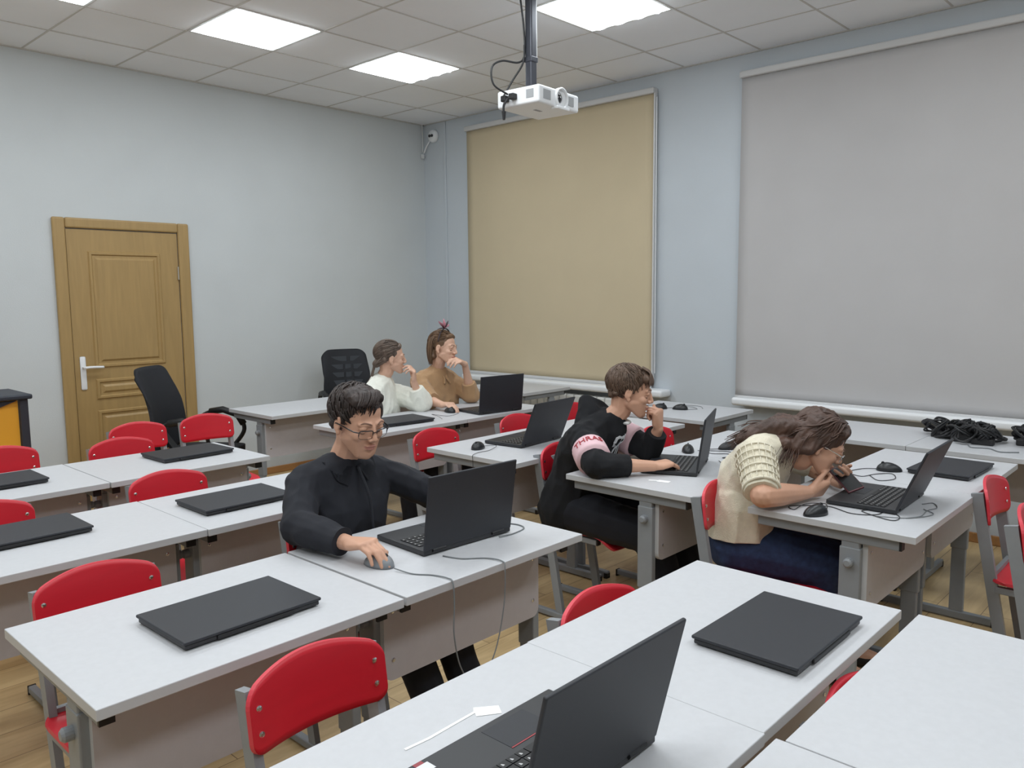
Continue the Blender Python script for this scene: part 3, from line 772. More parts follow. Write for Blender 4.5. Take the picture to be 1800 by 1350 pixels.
# ------------------------------------------------------------------ office chairs
def office_chair(x, y, rz, z, label, slots=True):
    t = empty('office_chair', (x, y, 0), R(rz), label, 'chair')
    # faces -y
    def bk(u, v):
        w = .43-.05*v-.05*max(0, .3-v)
        xx, zz = rr_map(.5-.5*math.cos(math.pi*u), v, w, .56, .07)
        return V((xx, .22+.05*(1-(2*xx/w)**2)+.10*v-.05*math.sin(v*math.pi), .50+zz))
    bm = bmesh.new(); sheet(bm, bk, 24, 22, .02, 0, 0)
    link('backrest', bm, M['mesh'], t)
    if slots:
        for r in range(4):
            for (a, b) in ((-.13, -.02), (.0, .05), (.07, .15)) if r else ((-.13, .02), (.05, .14)):
                v = .86-.12*r; yy = .22+.05*(1-((a+b)/.4)**2)+.10*v-.05*math.sin(v*math.pi)
                link('mesh_slot', B(a, b, yy-.016, yy-.0115, .5+.56*v-.02, .5+.56*v+.022), M['grille2'], t)
    bm = bmesh.new()
    def st(u, v):
        xx, yy = rr_map(.5-.5*math.cos(math.pi*u), v, .48, .46, .08)
        return V((xx, yy-.24, .475+.012*math.sin(math.pi*v)*math.sin(math.pi*u)))
    sheet(bm, st, 20, 20, .06, 0, 0); link('seat', bm, M['mesh'], t)
    for s in (-1, 1):
        bm = bmesh.new(); pts = smoothpath([(s*.25, .2, .60), (s*.27, .10, .70), (s*.275, -.04, .735), (s*.27, -.15, .70), (s*.26, -.2, .60), (s*.24, -.14, .50), (s*.22, -.08, .45)], 6)
        tube(bm, pts, .018, 10, flat=.7); tube(bm, [pts[8], pts[12], pts[18], pts[22]], .024, 10)
        tube(bm, [(s*.16, .22, .59), (s*.25, .2, .60)], .018, 8)
        link('armrest', bm, M['blackcap'], t, smooth=True)
    bm = bmesh.new(); rectbar(bm, (0, .27, .62), (0, .12, .43), .07, .02); link('back_bracket', bm, M['blackcap'], t)
    bm = bmesh.new(); tube(bm, [(0, 0, .45), (0, 0, .25)], .025, 12); tube(bm, [(0, 0, .26), (0, 0, .09)], .032, 12); link('gas_column', bm, M['blackcap'], t)
    for k in range(5):
        a = k*math.tau/5+.3; d = V((math.cos(a), math.sin(a), 0))
        bm = bmesh.new(); tube(bm, [d*.02+V((0, 0, .11)), d*.3+V((0, 0, .075))], [.028, .016], 8); l = link('base_arm', bm, M['blackcap'], t)
        bm = bmesh.new(); c = d*.3+V((0, 0, .028)); sd = V((-d.y, d.x, 0))
        tube(bm, [c-sd*.022, c-sd*.006], .028, 14); tube(bm, [c+sd*.006, c+sd*.022], .028, 14); tube(bm, [c, c+V((0, 0, .05))], .007, 8); link('caster', bm, M['blackcap'], l)
    return t
office_chair(-2.92, -.98, 36, 0, 'black office chair in front of the oak door', False)
office_chair(-1.40, -.67, -20, 0, 'black mesh office chair behind the last desk near the two girls', True)
# lectern at the left edge
t = empty('lectern', (-4.355, -1.05, 0), R(0), 'yellow-panelled lectern with a dark top at the left edge', 'lectern')
link('side_panel', B(.0, .345, -.012, .012, .12, .955), M['yellow'], t)
link('side_panel', B(-.32, -.006, -.012, .012, .12, .955), M['yellow'], t)
bm = bmesh.new(); box(bm, -.38, .41, -.06, .36, .962, .99, bevel=.008); link('top', bm, M['podtop'], t)
bm = bmesh.new()
ps = [(-.34, .95), (.335, .955), (.25, .925), (.1, .88), (-.05, .86), (-.34, .86)]
a = [bm.verts.new((x, -.03, z)) for x, z in ps]; b = [bm.verts.new((x, -.014, z)) for x, z in ps]
bm.faces.new(a); bm.faces.new(b[::-1])
for k in range(len(ps)): bm.faces.new((a[k], b[k], b[(k+1) % len(ps)], a[(k+1) % len(ps)]))
link('skirt', bm, M['podtop'], t)
for x in (.371, -.345): link('leg', B(x-.022, x+.022, -.03, .03, 0, .962, bevel=.004), M['darkmetal'], t)
link('foot', B(.346, .396, -.06, .34, 0, .03, bevel=.005), M['darkmetal'], t); link('foot', B(-.37, -.32, -.06, .34, 0, .03, bevel=.005), M['darkmetal'], t)

# ------------------------------------------------------------------ people
def sph(bm, c, r, n=2):
    bmesh.ops.create_icosphere(bm, subdivisions=n, radius=r, matrix=Matrix.Translation(V(c)))
def hull(bm, balls, n=2):
    """convex hull of spheres"""
    b2 = bmesh.new()
    for c, r in balls: sph(b2, c, r, n)
    res = bmesh.ops.convex_hull(b2, input=b2.verts)
    keep = [g for g in res['geom'] if isinstance(g, bmesh.types.BMVert)]
    junk = [v for v in b2.verts if not v.link_faces] + [g for g in res['geom_interior'] if isinstance(g, bmesh.types.BMVert)]
    bmesh.ops.delete(b2, geom=list(set(junk)), context='VERTS')
    # drop faces that are not on the hull
    me = bpy.data.meshes.new('t'); b2.to_mesh(me); b2.free(); bm.from_mesh(me); bpy.data.meshes.remove(me)
def ell(bm, c, rad, mtx=None, n=3):
    m = Matrix.Translation(V(c)) @ Matrix.Diagonal((*rad, 1))
    if mtx is not None: m = mtx @ m
    bmesh.ops.create_icosphere(bm, subdivisions=n, radius=1, matrix=m)
def limb(bm, *pr): # consecutive (p,r)
    for a, b in zip(pr, pr[1:]): hull(bm, [a, b])
def remesh(bm, voxel, smooth=4, factor=.5):
    me = bpy.data.meshes.new('tmp'); bm.to_mesh(me); bm.free()
    o = bpy.data.objects.new('tmp', me); COL.objects.link(o)
    m = o.modifiers.new('r', 'REMESH'); m.mode = 'VOXEL'; m.voxel_size = voxel; m.adaptivity = 0
    if smooth:
        k = o.modifiers.new('s', 'SMOOTH'); k.iterations = smooth; k.factor = factor
    dg = bpy.context.evaluated_depsgraph_get()
    out = bpy.data.meshes.new_from_object(o.evaluated_get(dg))
    bpy.data.objects.remove(o); bpy.data.meshes.remove(me)
    for p in out.polygons: p.use_smooth = True
    return out
def meshobj(name, me, mats, parent):
    me.name = name
    if len(me.materials): me.materials.clear()
    if not isinstance(mats, (list, tuple)): mats = [mats]
    for m in mats: me.materials.append(m)
    o = bpy.data.objects.new(name, me); COL.objects.link(o); o.parent = parent
    return o
def displace(me, fn):
    me.update(); ns = [v.normal.copy() for v in me.vertices]
    for v, n in zip(me.vertices, ns): v.co = v.co+n*fn(v.co, n)
def wrinkle(amp, sc=9, fold=None):
    def f(p, n):
        q = p*sc
        a = noise.noise(V((q.x, q.y, q.z*.7)))
        b = 1-2*abs(noise.noise(V((q.x*1.9+5, q.y*1.9, q.z*1.1+3))))
        return amp*(.5*a+.55*b-.15)
    return f
def frame(fwd, up):
    f = V(fwd).normalized(); u = V(up); u = (u-f*u.dot(f)).normalized(); r = f.cross(u)
    return r, f, u
def head_matrix(c, fwd, up, s):
    r, f, u = frame(fwd, up)
    return Matrix.Translation(V(c)) @ Matrix((( r.x, f.x, u.x), (r.y, f.y, u.y), (r.z, f.z, u.z))).to_4x4() @ Matrix.Scale(s, 4)
def build_head(bm, Hm, neck, nr):
    sc = Hm.to_scale()[0]
    b = bmesh.new()
    ell(b, (0, -.014, .035), (.074, .093, .083)); ell(b, (0, .028, .0), (.0605, .062, .078))
    hull(b, [((.043, .005, -.045), .02), ((-.043, .005, -.045), .02), ((.023, .062, -.083), .0175), ((-.023, .062, -.083), .0175), ((0, .073, -.086), .0165), ((.03, .05, -.03), .028), ((-.03, .05, -.03), .028)])
    for s in (-1, 1):
        ell(b, (s*.036, .055, -.018), (.024, .026, .024)); ell(b, (s*.031, .0765, .0125), (.0165, .0105, .0085))
        hull(b, [((s*.012, .083, .027), .0085), ((s*.044, .07, .026), .0085)])
        # ear
        ell(b, (s*.0755, -.006, .0), (.0065, .016, .027), Matrix.Rotation(R(-12), 4, 'X')); ell(b, (s*.073, .0, -.025), (.006, .009, .012))
        ell(b, (s*.0115, .094, -.0245), (.0075, .0085, .0065))
    hull(b, [((0, .084, .02), .0075), ((0, .103, -.019), .009)]); hull(b, [((0, .103, -.019), .009), ((0, .092, -.026), .008)])
    ell(b, (0, .0885, -.0465), (.022, .0092, .0052)); ell(b, (0, .0868, -.0568), (.018, .0096, .0064))
    me = bpy.data.meshes.new('t'); b.to_mesh(me); b.free(); me.transform(Hm); bm.from_mesh(me); bpy.data.meshes.remove(me)
    limb(bm, (Hm @ V((0, -.03, -.02)), .05*sc), (Hm @ V((0, -.022, -.085)), .048*sc), (V(neck), nr))
def sculpt_face(me, Hm, brow=True):
    """eye sockets, mouth line, ear hollow; then lips, brows"""
    inv = Hm.inverted(); sc = Hm.to_scale()[0]; f = (Hm.to_3x3() @ V((0, 1, 0))).normalized()
    for v in me.vertices:
        p = inv @ v.co
        if abs(p.x) < .1 and abs(p.z) < .13 and abs(p.y) < .14:
            d = 0
            if p.y > .04:
                for s in (-1, 1):
                    q = ((p.x-s*.031)/.016)**2+((p.z+.001)/.0085)**2; d -= .0065*math.exp(-q)
                    q = ((p.x-s*.019)/.007)**2+((p.z-.012)/.010)**2; d -= .004*math.exp(-q)
                d -= .0035*math.exp(-((p.z+.0515)/.0024)**2-(p.x/.021)**2)
                d -= .003*math.exp(-((p.z+.068)/.005)**2-(p.x/.018)**2)
                d -= .002*math.exp(-((p.z+.036)/.005)**2-(p.x/.004)**2)
            v.co = v.co+f*d*sc
            if abs(p.x) > .071:
                q = ((p.y+.004)/.009)**2+((p.z-.003)/.015)**2
                v.co = v.co-(Hm.to_3x3() @ V((math.copysign(1, p.x), 0, 0))).normalized()*.005*math.exp(-q)*sc
    for pl in me.polygons:
        p = inv @ pl.center
        if p.y > .06:
            if (p.x/.0215)**2+((p.z+.0515)/.0095)**2 < 1 and .078 < p.y < .1: pl.material_index = 1
def eyes(Hm, parent, down=False, closed=False, skinmat='skin'):
    for s in (-1, 1):
        o = V((s*.031, .0690, -.0005))
        b = bmesh.new(); bmesh.ops.create_uvsphere(b, u_segments=24, v_segments=24, radius=.0112)
        for v in b.verts: v.co += o
        for fc in b.faces:
            c = fc.calc_center_median()-o
            lid = .0035 if not (down or closed) else (-.001 if down else -.003)
            if c.z > lid: fc.material_index = 2
            elif c.z > lid-(.0026 if down else .0014): fc.material_index = 1
            elif closed or down or c.z < -.0062: fc.material_index = 2
            elif c.x**2+(c.z-(-.002 if down else 0))**2 < .0055**2 and c.y > 0: fc.material_index = 1
        me = bpy.data.meshes.new('eye'); b.to_mesh(me); b.free(); me.transform(Hm)
        for p in me.polygons: p.use_smooth = True
        meshobj('eye', me, [M['eyew'], M['iris'], M[skinmat]], parent)
def hand(bm, W, F, P, side, curls=(20, 22, 25, 28), hs=1.0, thumb=(.75, .55, .35), thumb_curl=25, spread=3, nails=None):
    W, F = V(W), V(F).normalized(); P = V(P); P = (P-F*P.dot(F)).normalized(); T = F.cross(P)*side
    k = lambda i: W+F*(.088-.004*abs(i-1))*hs+T*(.030-.020*i)*hs
    hull(bm, [(W, .022*hs), (k(0)-P*.002, .0125*hs), (k(3)-P*.001, .0115*hs), (W+F*.03*hs+T*.022*hs+P*.004, .016*hs), (W+F*.03*hs-T*.024*hs+P*.004, .014*hs), (k(1), .0125*hs)])
    L = ((.042, .025, .021), (.046, .029, .022), (.042, .027, .021), (.033, .020, .018))
    for i in range(4):
        a = k(i); d = F.copy(); c = curls[i] if isinstance(curls[i], (list, tuple)) else (curls[i], curls[i]*1.3, curls[i]*.8)
        d.rotate(Matrix.Rotation(R(-(i-1.2)*spread)*side, 3, P) if True else None)
        ax = d.cross(P).normalized()
        for j in range(3):
            d = d.copy(); d.rotate(Matrix.Rotation(R(c[j]), 3, ax))
            e = a+d*L[i][j]*hs; r0 = (.0092, .0084, .0076)[j]*hs*(1 if i < 3 else .88); hull(bm, [(a, r0), (e, r0*.92)])
            a = e
        if nails is not None: nails.append((a-d*.003*hs, d.copy(), d.cross(ax).normalized(), .0055*hs))
    a = W+F*.028*hs+T*.026*hs+P*.006*hs
    d = (F*thumb[1]+T*thumb[0]+P*thumb[2]).normalized(); e = a+d*.040*hs; hull(bm, [(a, .0135*hs), (e, .0108*hs)])
    d2 = d.lerp((F*.9+P*.35-T*.05).normalized(), .3+thumb_curl/90).normalized()
    e2 = e+d2*.032*hs; hull(bm, [(e, .0105*hs), (e2, .0085*hs)])
    e3 = e2+d2.lerp(F, .2).normalized()*.018*hs; hull(bm, [(e2, .0092*hs), (e3, .0075*hs)])
def torso_balls(J, g=0.0, w=1.0):
    """three overlapping hulls: hips, waist to chest, shoulders"""
    lat = (V(J['shL'])-V(J['shR'])).normalized(); hl = (V(J['hipL'])-V(J['hipR'])).normalized()
    pel = (V(J['hipL'])+V(J['hipR']))/2; nk = V(J['neck']); ch = (V(J['shL'])+V(J['shR']))/2*.55+pel*.0+nk*.0
    ms = (V(J['shL'])+V(J['shR']))/2; wa = pel.lerp(ms, .38)+V(J.get('belly', (0, 0, 0))); ct = pel.lerp(ms, .74)+V(J.get('chest', (0, 0, 0)))
    ml = hl.lerp(lat, .4).normalized()
    h1 = [(V(J['hipL']), .105*w+g), (V(J['hipR']), .105*w+g), (wa+ml*.055*w, .098*w+g), (wa-ml*.055*w, .098*w+g)]
    h2 = [(wa+ml*.055*w, .098*w+g), (wa-ml*.055*w, .098*w+g), (ct+lat*.075*w, .098*w+g), (ct-lat*.075*w, .098*w+g)]
    h3 = [(ct+lat*.075*w, .095*w+g), (ct-lat*.075*w, .095*w+g), (V(J['shL']), .052*w+g), (V(J['shR']), .052*w+g), (nk-(nk-ms)*.35, .055+g)]
    return [h1, h2, h3]
def person(name, label, J, vox=.0036, w=1.0, skinmat='skin', hands=(), head_s=1.0, neck_r=.052, eye=dict(down=True), hs=.95, arm=1.0):
    root = empty('person', J['root'], 0, label, 'person', 'people seated at desks'); ro = V(J['root'])
    L = lambda k: V(J[k])-ro
    JJ = {k: (V(v)-ro if k not in ('face', 'up', 'belly', 'chest', 'root') else V(v)) for k, v in J.items()}
    Hm = head_matrix(JJ['head'], J['face'], J['up'], head_s)
    bm = bmesh.new()
    build_head(bm, Hm, JJ['neck'], neck_r)
    for h in torso_balls(JJ, -.012, w): hull(bm, h)
    for s in 'LR':
        limb(bm, (JJ['sh'+s], .044*w), (JJ['el'+s], .036*w*arm)); limb(bm, (JJ['el'+s], .038*w*arm), (JJ['el'+s].lerp(JJ['wr'+s], .35), .037*w*arm), (JJ['el'+s].lerp(JJ['wr'+s], .75), .028*w*arm), (JJ['wr'+s], .0235))
        limb(bm, (JJ['hip'+s], .085*w), (JJ['kn'+s], .054*w), (JJ['an'+s], .036*w))
        hull(bm, [(JJ['an'+s], .036), (JJ['an'+s]+V((0, 0, -.04)), .034), (JJ['toe'+s], .03)])
    nails = []
    for kw in hands: 
        kw = dict(kw); s = kw.pop('s'); hand(bm, JJ['wr'+s], kw.pop('F'), kw.pop('P'), 1 if s == 'R' else -1, hs=hs, nails=nails, **kw)
    me = remesh(bm, vox, 3)
    body = meshobj('body', me, [M[skinmat], M['lips'], M['brow']], root)
    sculpt_face(me, Hm)
    eyes(Hm, root, skinmat=skinmat, **eye)
    bt = BVHTree.FromPolygons([v.co.copy() for v in me.vertices], [tuple(p.vertices) for p in me.polygons])
    fw = (Hm.to_3x3() @ V((0, 1, 0))).normalized()
    for s in (-1, 1):
        pts = []
        for k in range(9):
            x = .011+.036*k/8; z = .0285+.006*math.sin(k/8*2.2)-.004*(k/8)**2
            q = Hm @ V((s*x, .16, z)); hit = bt.ray_cast(q, -fw)
            if hit[0] is not None: pts.append(hit[0]+fw*.0002)
        if len(pts) > 3:
            bm = bmesh.new(); tube(bm, pts, [.0012]+[.0026]*(len(pts)-3)+[.0018, .0008], 6); link('eyebrow', bm, M['brow'], root, smooth=True)
    return root, JJ, Hm, body
J_HAIR = {'b1': 'hair1', 'hood': 'hair2', 'g': 'hair3', 'w': 'hair4', 't': 'hair5'}
def top_garment(root, JJ, mt, g, w, vox=.006, sleeves={'L': 1, 'R': 1}, sr=(.058, .05, .042), wr_amp=.007, extra=None, name='shirt', hem=None, sc=9, smooth=5):
    bm = bmesh.new()
    for h in torso_balls(JJ, g, w): hull(bm, h)
    for s in 'LR':
        f = sleeves[s]; sh, el, wr = JJ['sh'+s], JJ['el'+s], JJ['wr'+s]
        if f > .5:
            limb(bm, (sh, sr[0]*w), (sh.lerp(el, .55), (sr[0]*.55+sr[1]*.45)*w), (el, sr[1]*w)); limb(bm, (el, sr[1]*w), (el.lerp(wr, (f-.5)*2*.6), (sr[1]*.5+sr[2]*.5)*w), (el.lerp(wr, (f-.5)*2), sr[2]*w))
        else: limb(bm, (sh, sr[0]*w), (sh.lerp(el, f*2), sr[1]*w))
    if extra: extra(bm)
    me = remesh(bm, vox, smooth); displace(me, wrinkle(wr_amp, sc))
    if hem is not None:
        for v in me.vertices:
            if v.co.z < hem: v.co.z = hem+(v.co.z-hem)*.03
    for s in 'LR':          # sleeves end in a flat opening
        f = sleeves[s]; sh, el, wr = JJ['sh'+s], JJ['el'+s], JJ['wr'+s]
        if f > .5: pe = el.lerp(wr, (f-.5)*2); d = (wr-el).normalized(); r = sr[2]*w
        else: pe = sh.lerp(el, f*2); d = (el-sh).normalized(); r = sr[1]*w
        for v in me.vertices:
            q = v.co-pe; t = q.dot(d)
            if 0 < t < r*2.2 and (q-d*t).length < r*1.5: v.co -= d*t
    return meshobj(name, me, mt, root)
def trousers(root, JJ, mt, w, vox=.007, r=(.112, .074, .055), amp=.006, name='trousers', hip=.115):
    bm = bmesh.new()
    hull(bm, [(JJ['hipL'], hip*w), (JJ['hipR'], hip*w)])
    for s in 'LR':
        kn, an = JJ['kn'+s], JJ['an'+s]
        limb(bm, (JJ['hip'+s], r[0]*w*.86), (JJ['hip'+s].lerp(kn, .5), (r[0]*.86+r[1])*.5*w), (kn, r[1]*w)); limb(bm, (kn, r[1]*w), (kn.lerp(an, .4), r[1]*.88*w), (an, r[2]*w))
    me = remesh(bm, vox, 4); displace(me, wrinkle(amp, 8)); return meshobj(name, me, mt, root)
def shoes(root, JJ, mt='shoe'):
    for s in 'LR':
        bm = bmesh.new(); a, t = JJ['an'+s], JJ['toe'+s]; z0 = -root.location.z
        d = (t-a); d.z = 0; d.normalize(); c = V((a.x, a.y, z0+.042))
        hull(bm, [(c-d*.03, .038), (c+d*.06, .036), (c+d*.15+V((0, 0, -.006)), .032)]); hull(bm, [(c, .044), (V((a.x, a.y, a.z)), .042)])
        me = remesh(bm, .006, 3)
        for v in me.vertices: v.co.z = max(v.co.z, z0+.001)
        meshobj('shoe', me, M[mt], root)
def hair_obj(root, Hm, mt, shapes, locks=(), vox=.004, amp=.004, freq=(70, 70, 18), trim=None, name='hair', smooth=2):
    bm = bmesh.new()
    for kind, *a in shapes:
        if kind == 'e': ell(bm, a[0], a[1])
        else: hull(bm, a[0])
    me = remesh(bm, vox, smooth)
    def f(p, n):
        q = V((p.x*freq[0], p.y*freq[1], p.z*freq[2])); return amp*noise.noise(q)+amp*.6*noise.noise(q*.35+V((3, 1, 2)))
    displace(me, f)
    if locks:
        b = bmesh.new(); b.from_mesh(me)
        for pts, r0, r1 in locks:
            P = smoothpath(pts, 2 if r0 < .0045 else 5); n = len(P); tube(b, P, [r0+(r1-r0)*(i/(n-1))**1.5 for i in range(n)], 5 if r0 < .0045 else 6, flat=.6)
        for fc in b.faces: fc.smooth = True
        b.to_mesh(me); b.free()
    me.transform(Hm)
    return meshobj(name, me, M[mt], root)
def rnd_locks(rnd, n, start, path, jit, r0=.006, r1=.001):
    out = []
    for i in range(n):
        j = V([rnd.uniform(-1, 1)*k for k in jit]); out.append(([V(p)+j*(.5+.5*k/len(path)) for k, p in enumerate(path)], r0*rnd.uniform(.7, 1.2), r1))
    return out
def scalp_locks(rnd, n, flow, length=.05, r0=.0032, r1=.0008, zf=.082, zs=.034, zb=-.045, lift=.004, jit=.25):
    c = V((0, -.022, .044)); rad = V((.081, .097, .083)); out = []
    while len(out) < n:
        d = V((rnd.gauss(0, 1), rnd.gauss(0, 1), rnd.gauss(0, 1))).normalized(); p = c+V((d.x*rad.x, d.y*rad.y, d.z*rad.z))
        lim = zf if p.y > .045 else (zs+(zf-zs)*(p.y-.01)/.035 if p.y > .01 else (zs if p.y > -.028 else zb))
        if p.z < lim: continue
        f = V(flow(p))+V((rnd.uniform(-jit, jit), rnd.uniform(-jit, jit), rnd.uniform(-jit, jit))); L = length*rnd.uniform(.6, 1.15); pts = []; k = 6; lf = rnd.uniform(.3, 1)*lift
        for i in range(k+1):
            q = p-c; nrm = V((q.x/rad.x**2, q.y/rad.y**2, q.z/rad.z**2)).normalized()
            sc = 1/math.sqrt((q.x/rad.x)**2+(q.y/rad.y)**2+(q.z/rad.z)**2); p = c+q*sc
            pts.append(p+nrm*(lf*math.sin(math.pi*(.15+.75*i/k))))
            t = f-nrm*f.dot(nrm)
            if t.length > 1e-5: p = p+t.normalized()*L/k
        out.append((pts, r0*rnd.uniform(.7, 1.3), r1))
    return out
def glasses(root, Hm, mt='specs', rx=.025, rz=.0145, top=.0018, low=.0007):
    bm = bmesh.new()
    for s in (-1, 1):
        pts = []
        for k in range(25):
            a = math.tau*k/24; x = s*.032+rx*math.copysign(abs(math.cos(a))**.5, math.cos(a)); z = -.002+rz*math.copysign(abs(math.sin(a))**.5, math.sin(a))
            pts.append((x, .097-.35*max(0, abs(x)-.03), z))
        tube(bm, pts, [top if math.sin(math.tau*k/24) > -.15 else low for k in range(25)], 6, cap=False)
        tube(bm, [(s*.056, .089, .006), (s*.072, .078, .008), (s*.079, .02, .008), (s*.078, -.012, .004), (s*.076, -.022, -.012)], .0023, 6)
    tube(bm, smoothpath([(-.009, .099, .004), (0, .103, .008), (.009, .099, .004)], 4), .0015, 6)
    me = bpy.data.meshes.new('glasses'); bm.to_mesh(me); bm.free(); me.transform(Hm)
    return meshobj('glasses', me, M[mt], root)

# ---- boy in the black shirt
J = dict(root=(-3.85, -3.95, 0), head=(-3.835, -4.02, 1.112), face=(.0, -1, -.30), up=(0, -.2, 1), neck=(-3.845, -3.945, .970),
         shR=(-4.005, -3.955, .925), shL=(-3.69, -3.93, .91), elR=(-4.105, -4.07, .825), elL=(-3.50, -4.06, .80), wrR=(-4.075, -4.285, .812), wrL=(-3.63, -4.235, .80),
         hipR=(-3.94, -3.93, .55), hipL=(-3.77, -3.93, .55), knR=(-3.89, -4.30, .50), knL=(-3.74, -4.32, .50), anR=(-3.80, -4.42, .09), anL=(-3.66, -4.44, .09),
         toeR=(-3.79, -4.56, .035), toeL=(-3.64, -4.58, .035), chest=(0, .0, 0))
root, JJ, Hm, body = person('b1', 'boy in a black shirt and glasses sitting at an open laptop, hand on a mouse', J, vox=.0032, w=.93, head_s=1.0,
    hands=[dict(s='R', F=(.16, -1, .12), P=(0, -.12, -1), curls=((32, 22, 12), (30, 24, 12), (32, 26, 14), (36, 28, 14)), spread=5, thumb=(.5, .8, .35)),
           dict(s='L', F=(-.2, -1, .1), P=(0, -.1, -1), curls=((20, 25, 10),)*4)])
def ex(bm):
    n = JJ['neck']; limb(bm, (n+V((0, .0, -.04)), .066), (n+V((0, -.004, -.008)), .058))
sh = top_garment(root, JJ, M['shirt'], .010, .95, vox=.005, sleeves={'L': .97, 'R': .95}, sr=(.062, .056, .044), wr_amp=.010, extra=ex, name='black_shirt')
bm = bmesh.new(); n = JJ['neck']; st = BVHTree.FromPolygons([v.co.copy() for v in sh.data.vertices], [tuple(p.vertices) for p in sh.data.polygons])
for s in (-1, 1):
    cols = []
    for i in range(15):
        a = math.pi/2-math.pi*.97*i/14; f = max(0, (i-8)/6)
        inn = n+V((s*.061*math.cos(a), .060*math.sin(a)-.004, .012-.022*i/14))
        rr = .088+.034*f; o = n+V((s*rr*math.cos(a+.25*f), rr*math.sin(a+.25*f)-.004, -.024-.030*f))
        h = st.find_nearest(o); o = h[0]+h[1]*.005 if h[0] is not None else o
        mid = (inn+o)/2+V((0, 0, .010)); up = inn+V((s*.004*math.cos(a), .004*math.sin(a), .006))
        cols.append([bm.verts.new(q) for q in (inn+V((0, 0, -.02)), inn, up, mid, o)])
    for a, b in zip(cols, cols[1:]):
        for k in range(4): bm.faces.new((a[k], b[k], b[k+1], a[k+1]))
bmesh.ops.solidify(bm, geom=bm.faces[:], thickness=.002)
link('collar', bm, M['shirt'], root, smooth=True)
bm = bmesh.new(); tube(bm, smoothpath([n+V((.012, -.07, -.01)), n+V((.022, -.112, -.10)), n+V((.03, -.118, -.2)), n+V((.03, -.125, -.30))]), .0065, 6, flat=.4); link('placket', bm, M['shirt'], root, smooth=True)
trousers(root, JJ, M['black'], .9); shoes(root, JJ)
rnd = random.Random(2)
hair_obj(root, Hm, 'hair1', [('e', (0, -.024, .044), (.0805, .096, .082)), ('h', [((-.045, .035, .095), .018), ((.05, .045, .097), .021), ((.02, .05, .106), .022), ((0, .0, .112), .024), ((.045, .0, .10), .024)]),
      ('h', [((-.03, -.083, -.035), .016), ((.03, -.083, -.035), .016), ((-.05, -.055, -.02), .018), ((.05, -.055, -.02), .018), ((0, -.085, .03), .028)]),
      ('h', [((-.071, .012, .035), .0075), ((-.071, .012, .012), .005)]), ('h', [((.071, .012, .035), .0075), ((.071, .012, .012), .005)])],
      locks=scalp_locks(rnd, 520, lambda p: (p.x*6+.35, (p.y+.06)*8+.1, -(.5 if p.z < .08 else .05)), .042, .0034, lift=.005)
      + [([V((x, .02, .118)), V((x+.012, .05, .124+u)), V((x+.028, .072, .112+u)), V((x+.042, .082, .095+u))], .007, .002) for x, u in [(rnd.uniform(-.045, .035), rnd.uniform(-.006, .004)) for _ in range(46)]], amp=.003, freq=(120, 120, 60))
glasses(root, Hm)
# ---- boy in the black hoodie
J = dict(root=(-2.45, -3.90, 0), head=(-2.42, -4.135, 1.085), face=(.55, -.84, -.22), up=(.12, -.16, 1), neck=(-2.475, -4.06, .955),
         shR=(-2.615, -4.02, .89), shL=(-2.32, -3.93, .89), elR=(-2.755, -4.20, .815), elL=(-2.30, -4.16, .815), wrR=(-2.555, -4.35, .80), wrL=(-2.325, -4.225, .915),
         hipR=(-2.56, -3.87, .54), hipL=(-2.38, -3.85, .54), knR=(-2.56, -4.34, .50), knL=(-2.36, -4.33, .50), anR=(-2.50, -4.47, .09), anL=(-2.32, -4.45, .09),
         toeR=(-2.48, -4.61, .035), toeL=(-2.28, -4.59, .035), chest=(0, .02, -.01))
root, JJ, Hm, body = person('hood', 'boy in a black hoodie with pink sleeve bands resting his mouth on his fist', J, vox=.0034, w=.98, head_s=1.0,
    hands=[dict(s='R', F=(.93, -.42, .06), P=(0, 0, -1), curls=((28, 22, 12), (28, 24, 12), (30, 26, 14), (34, 28, 14)), spread=5, thumb=(.5, .8, .3)),
           dict(s='L', F=(-.12, .0, 1), P=(-.05, .95, -.1), curls=((75, 85, 50), (80, 85, 50), (82, 85, 50), (82, 85, 50)), spread=0, thumb=(.5, .7, .5), thumb_curl=50)])
def ex(bm):
    n = JJ['neck']
    hull(bm, [(n+V((-.05, .08, .02)), .055), (n+V((.02, .085, .03)), .055), (n+V((-.035, .11, .085)), .03), (n+V((-.09, .07, -.03)), .05), (n+V((.08, .06, -.02)), .045)])
    limb(bm, (n+V((0, .0, -.045)), .076), (n+V((.006, -.006, -.015)), .068))
hoodie = top_garment(root, JJ, M['hoodie'], .026, 1.0, vox=.0055, sleeves={'L': .90, 'R': .78}, sr=(.070, .060, .046), wr_amp=.011, extra=ex, name='black_hoodie')
def ringband(root, a, b, t0, t1, r, mt, name):
    bm = bmesh.new(); P = [a.lerp(b, t0+(t1-t0)*k/5) for k in range(6)]; tube(bm, P, [r*.985]+[r]*4+[r*.985], 28); return link(name, bm, mt, root, smooth=True)
ringband(root, JJ['shL'], JJ['elL'], .40, .70, .074, M['band'], 'pink_sleeve_band')
bd = ringband(root, JJ['shR'], JJ['elR'], .44, .84, .0765, M['band'], 'pink_sleeve_band'); bd['label'] = 'pink sleeve band with red letters'
def text_mesh(txt, size, name, parent, mt, mtx, ext=.001):
    cu = bpy.data.curves.new(name, 'FONT'); cu.body = txt; cu.size = size; cu.extrude = ext; cu.align_x = 'CENTER'; cu.align_y = 'CENTER'
    o = bpy.data.objects.new(name, cu); COL.objects.link(o); dg = bpy.context.evaluated_depsgraph_get()
    me = bpy.data.meshes.new_from_object(o.evaluated_get(dg)); bpy.data.objects.remove(o); me.transform(mtx)
    return meshobj(name, me, mt, parent)
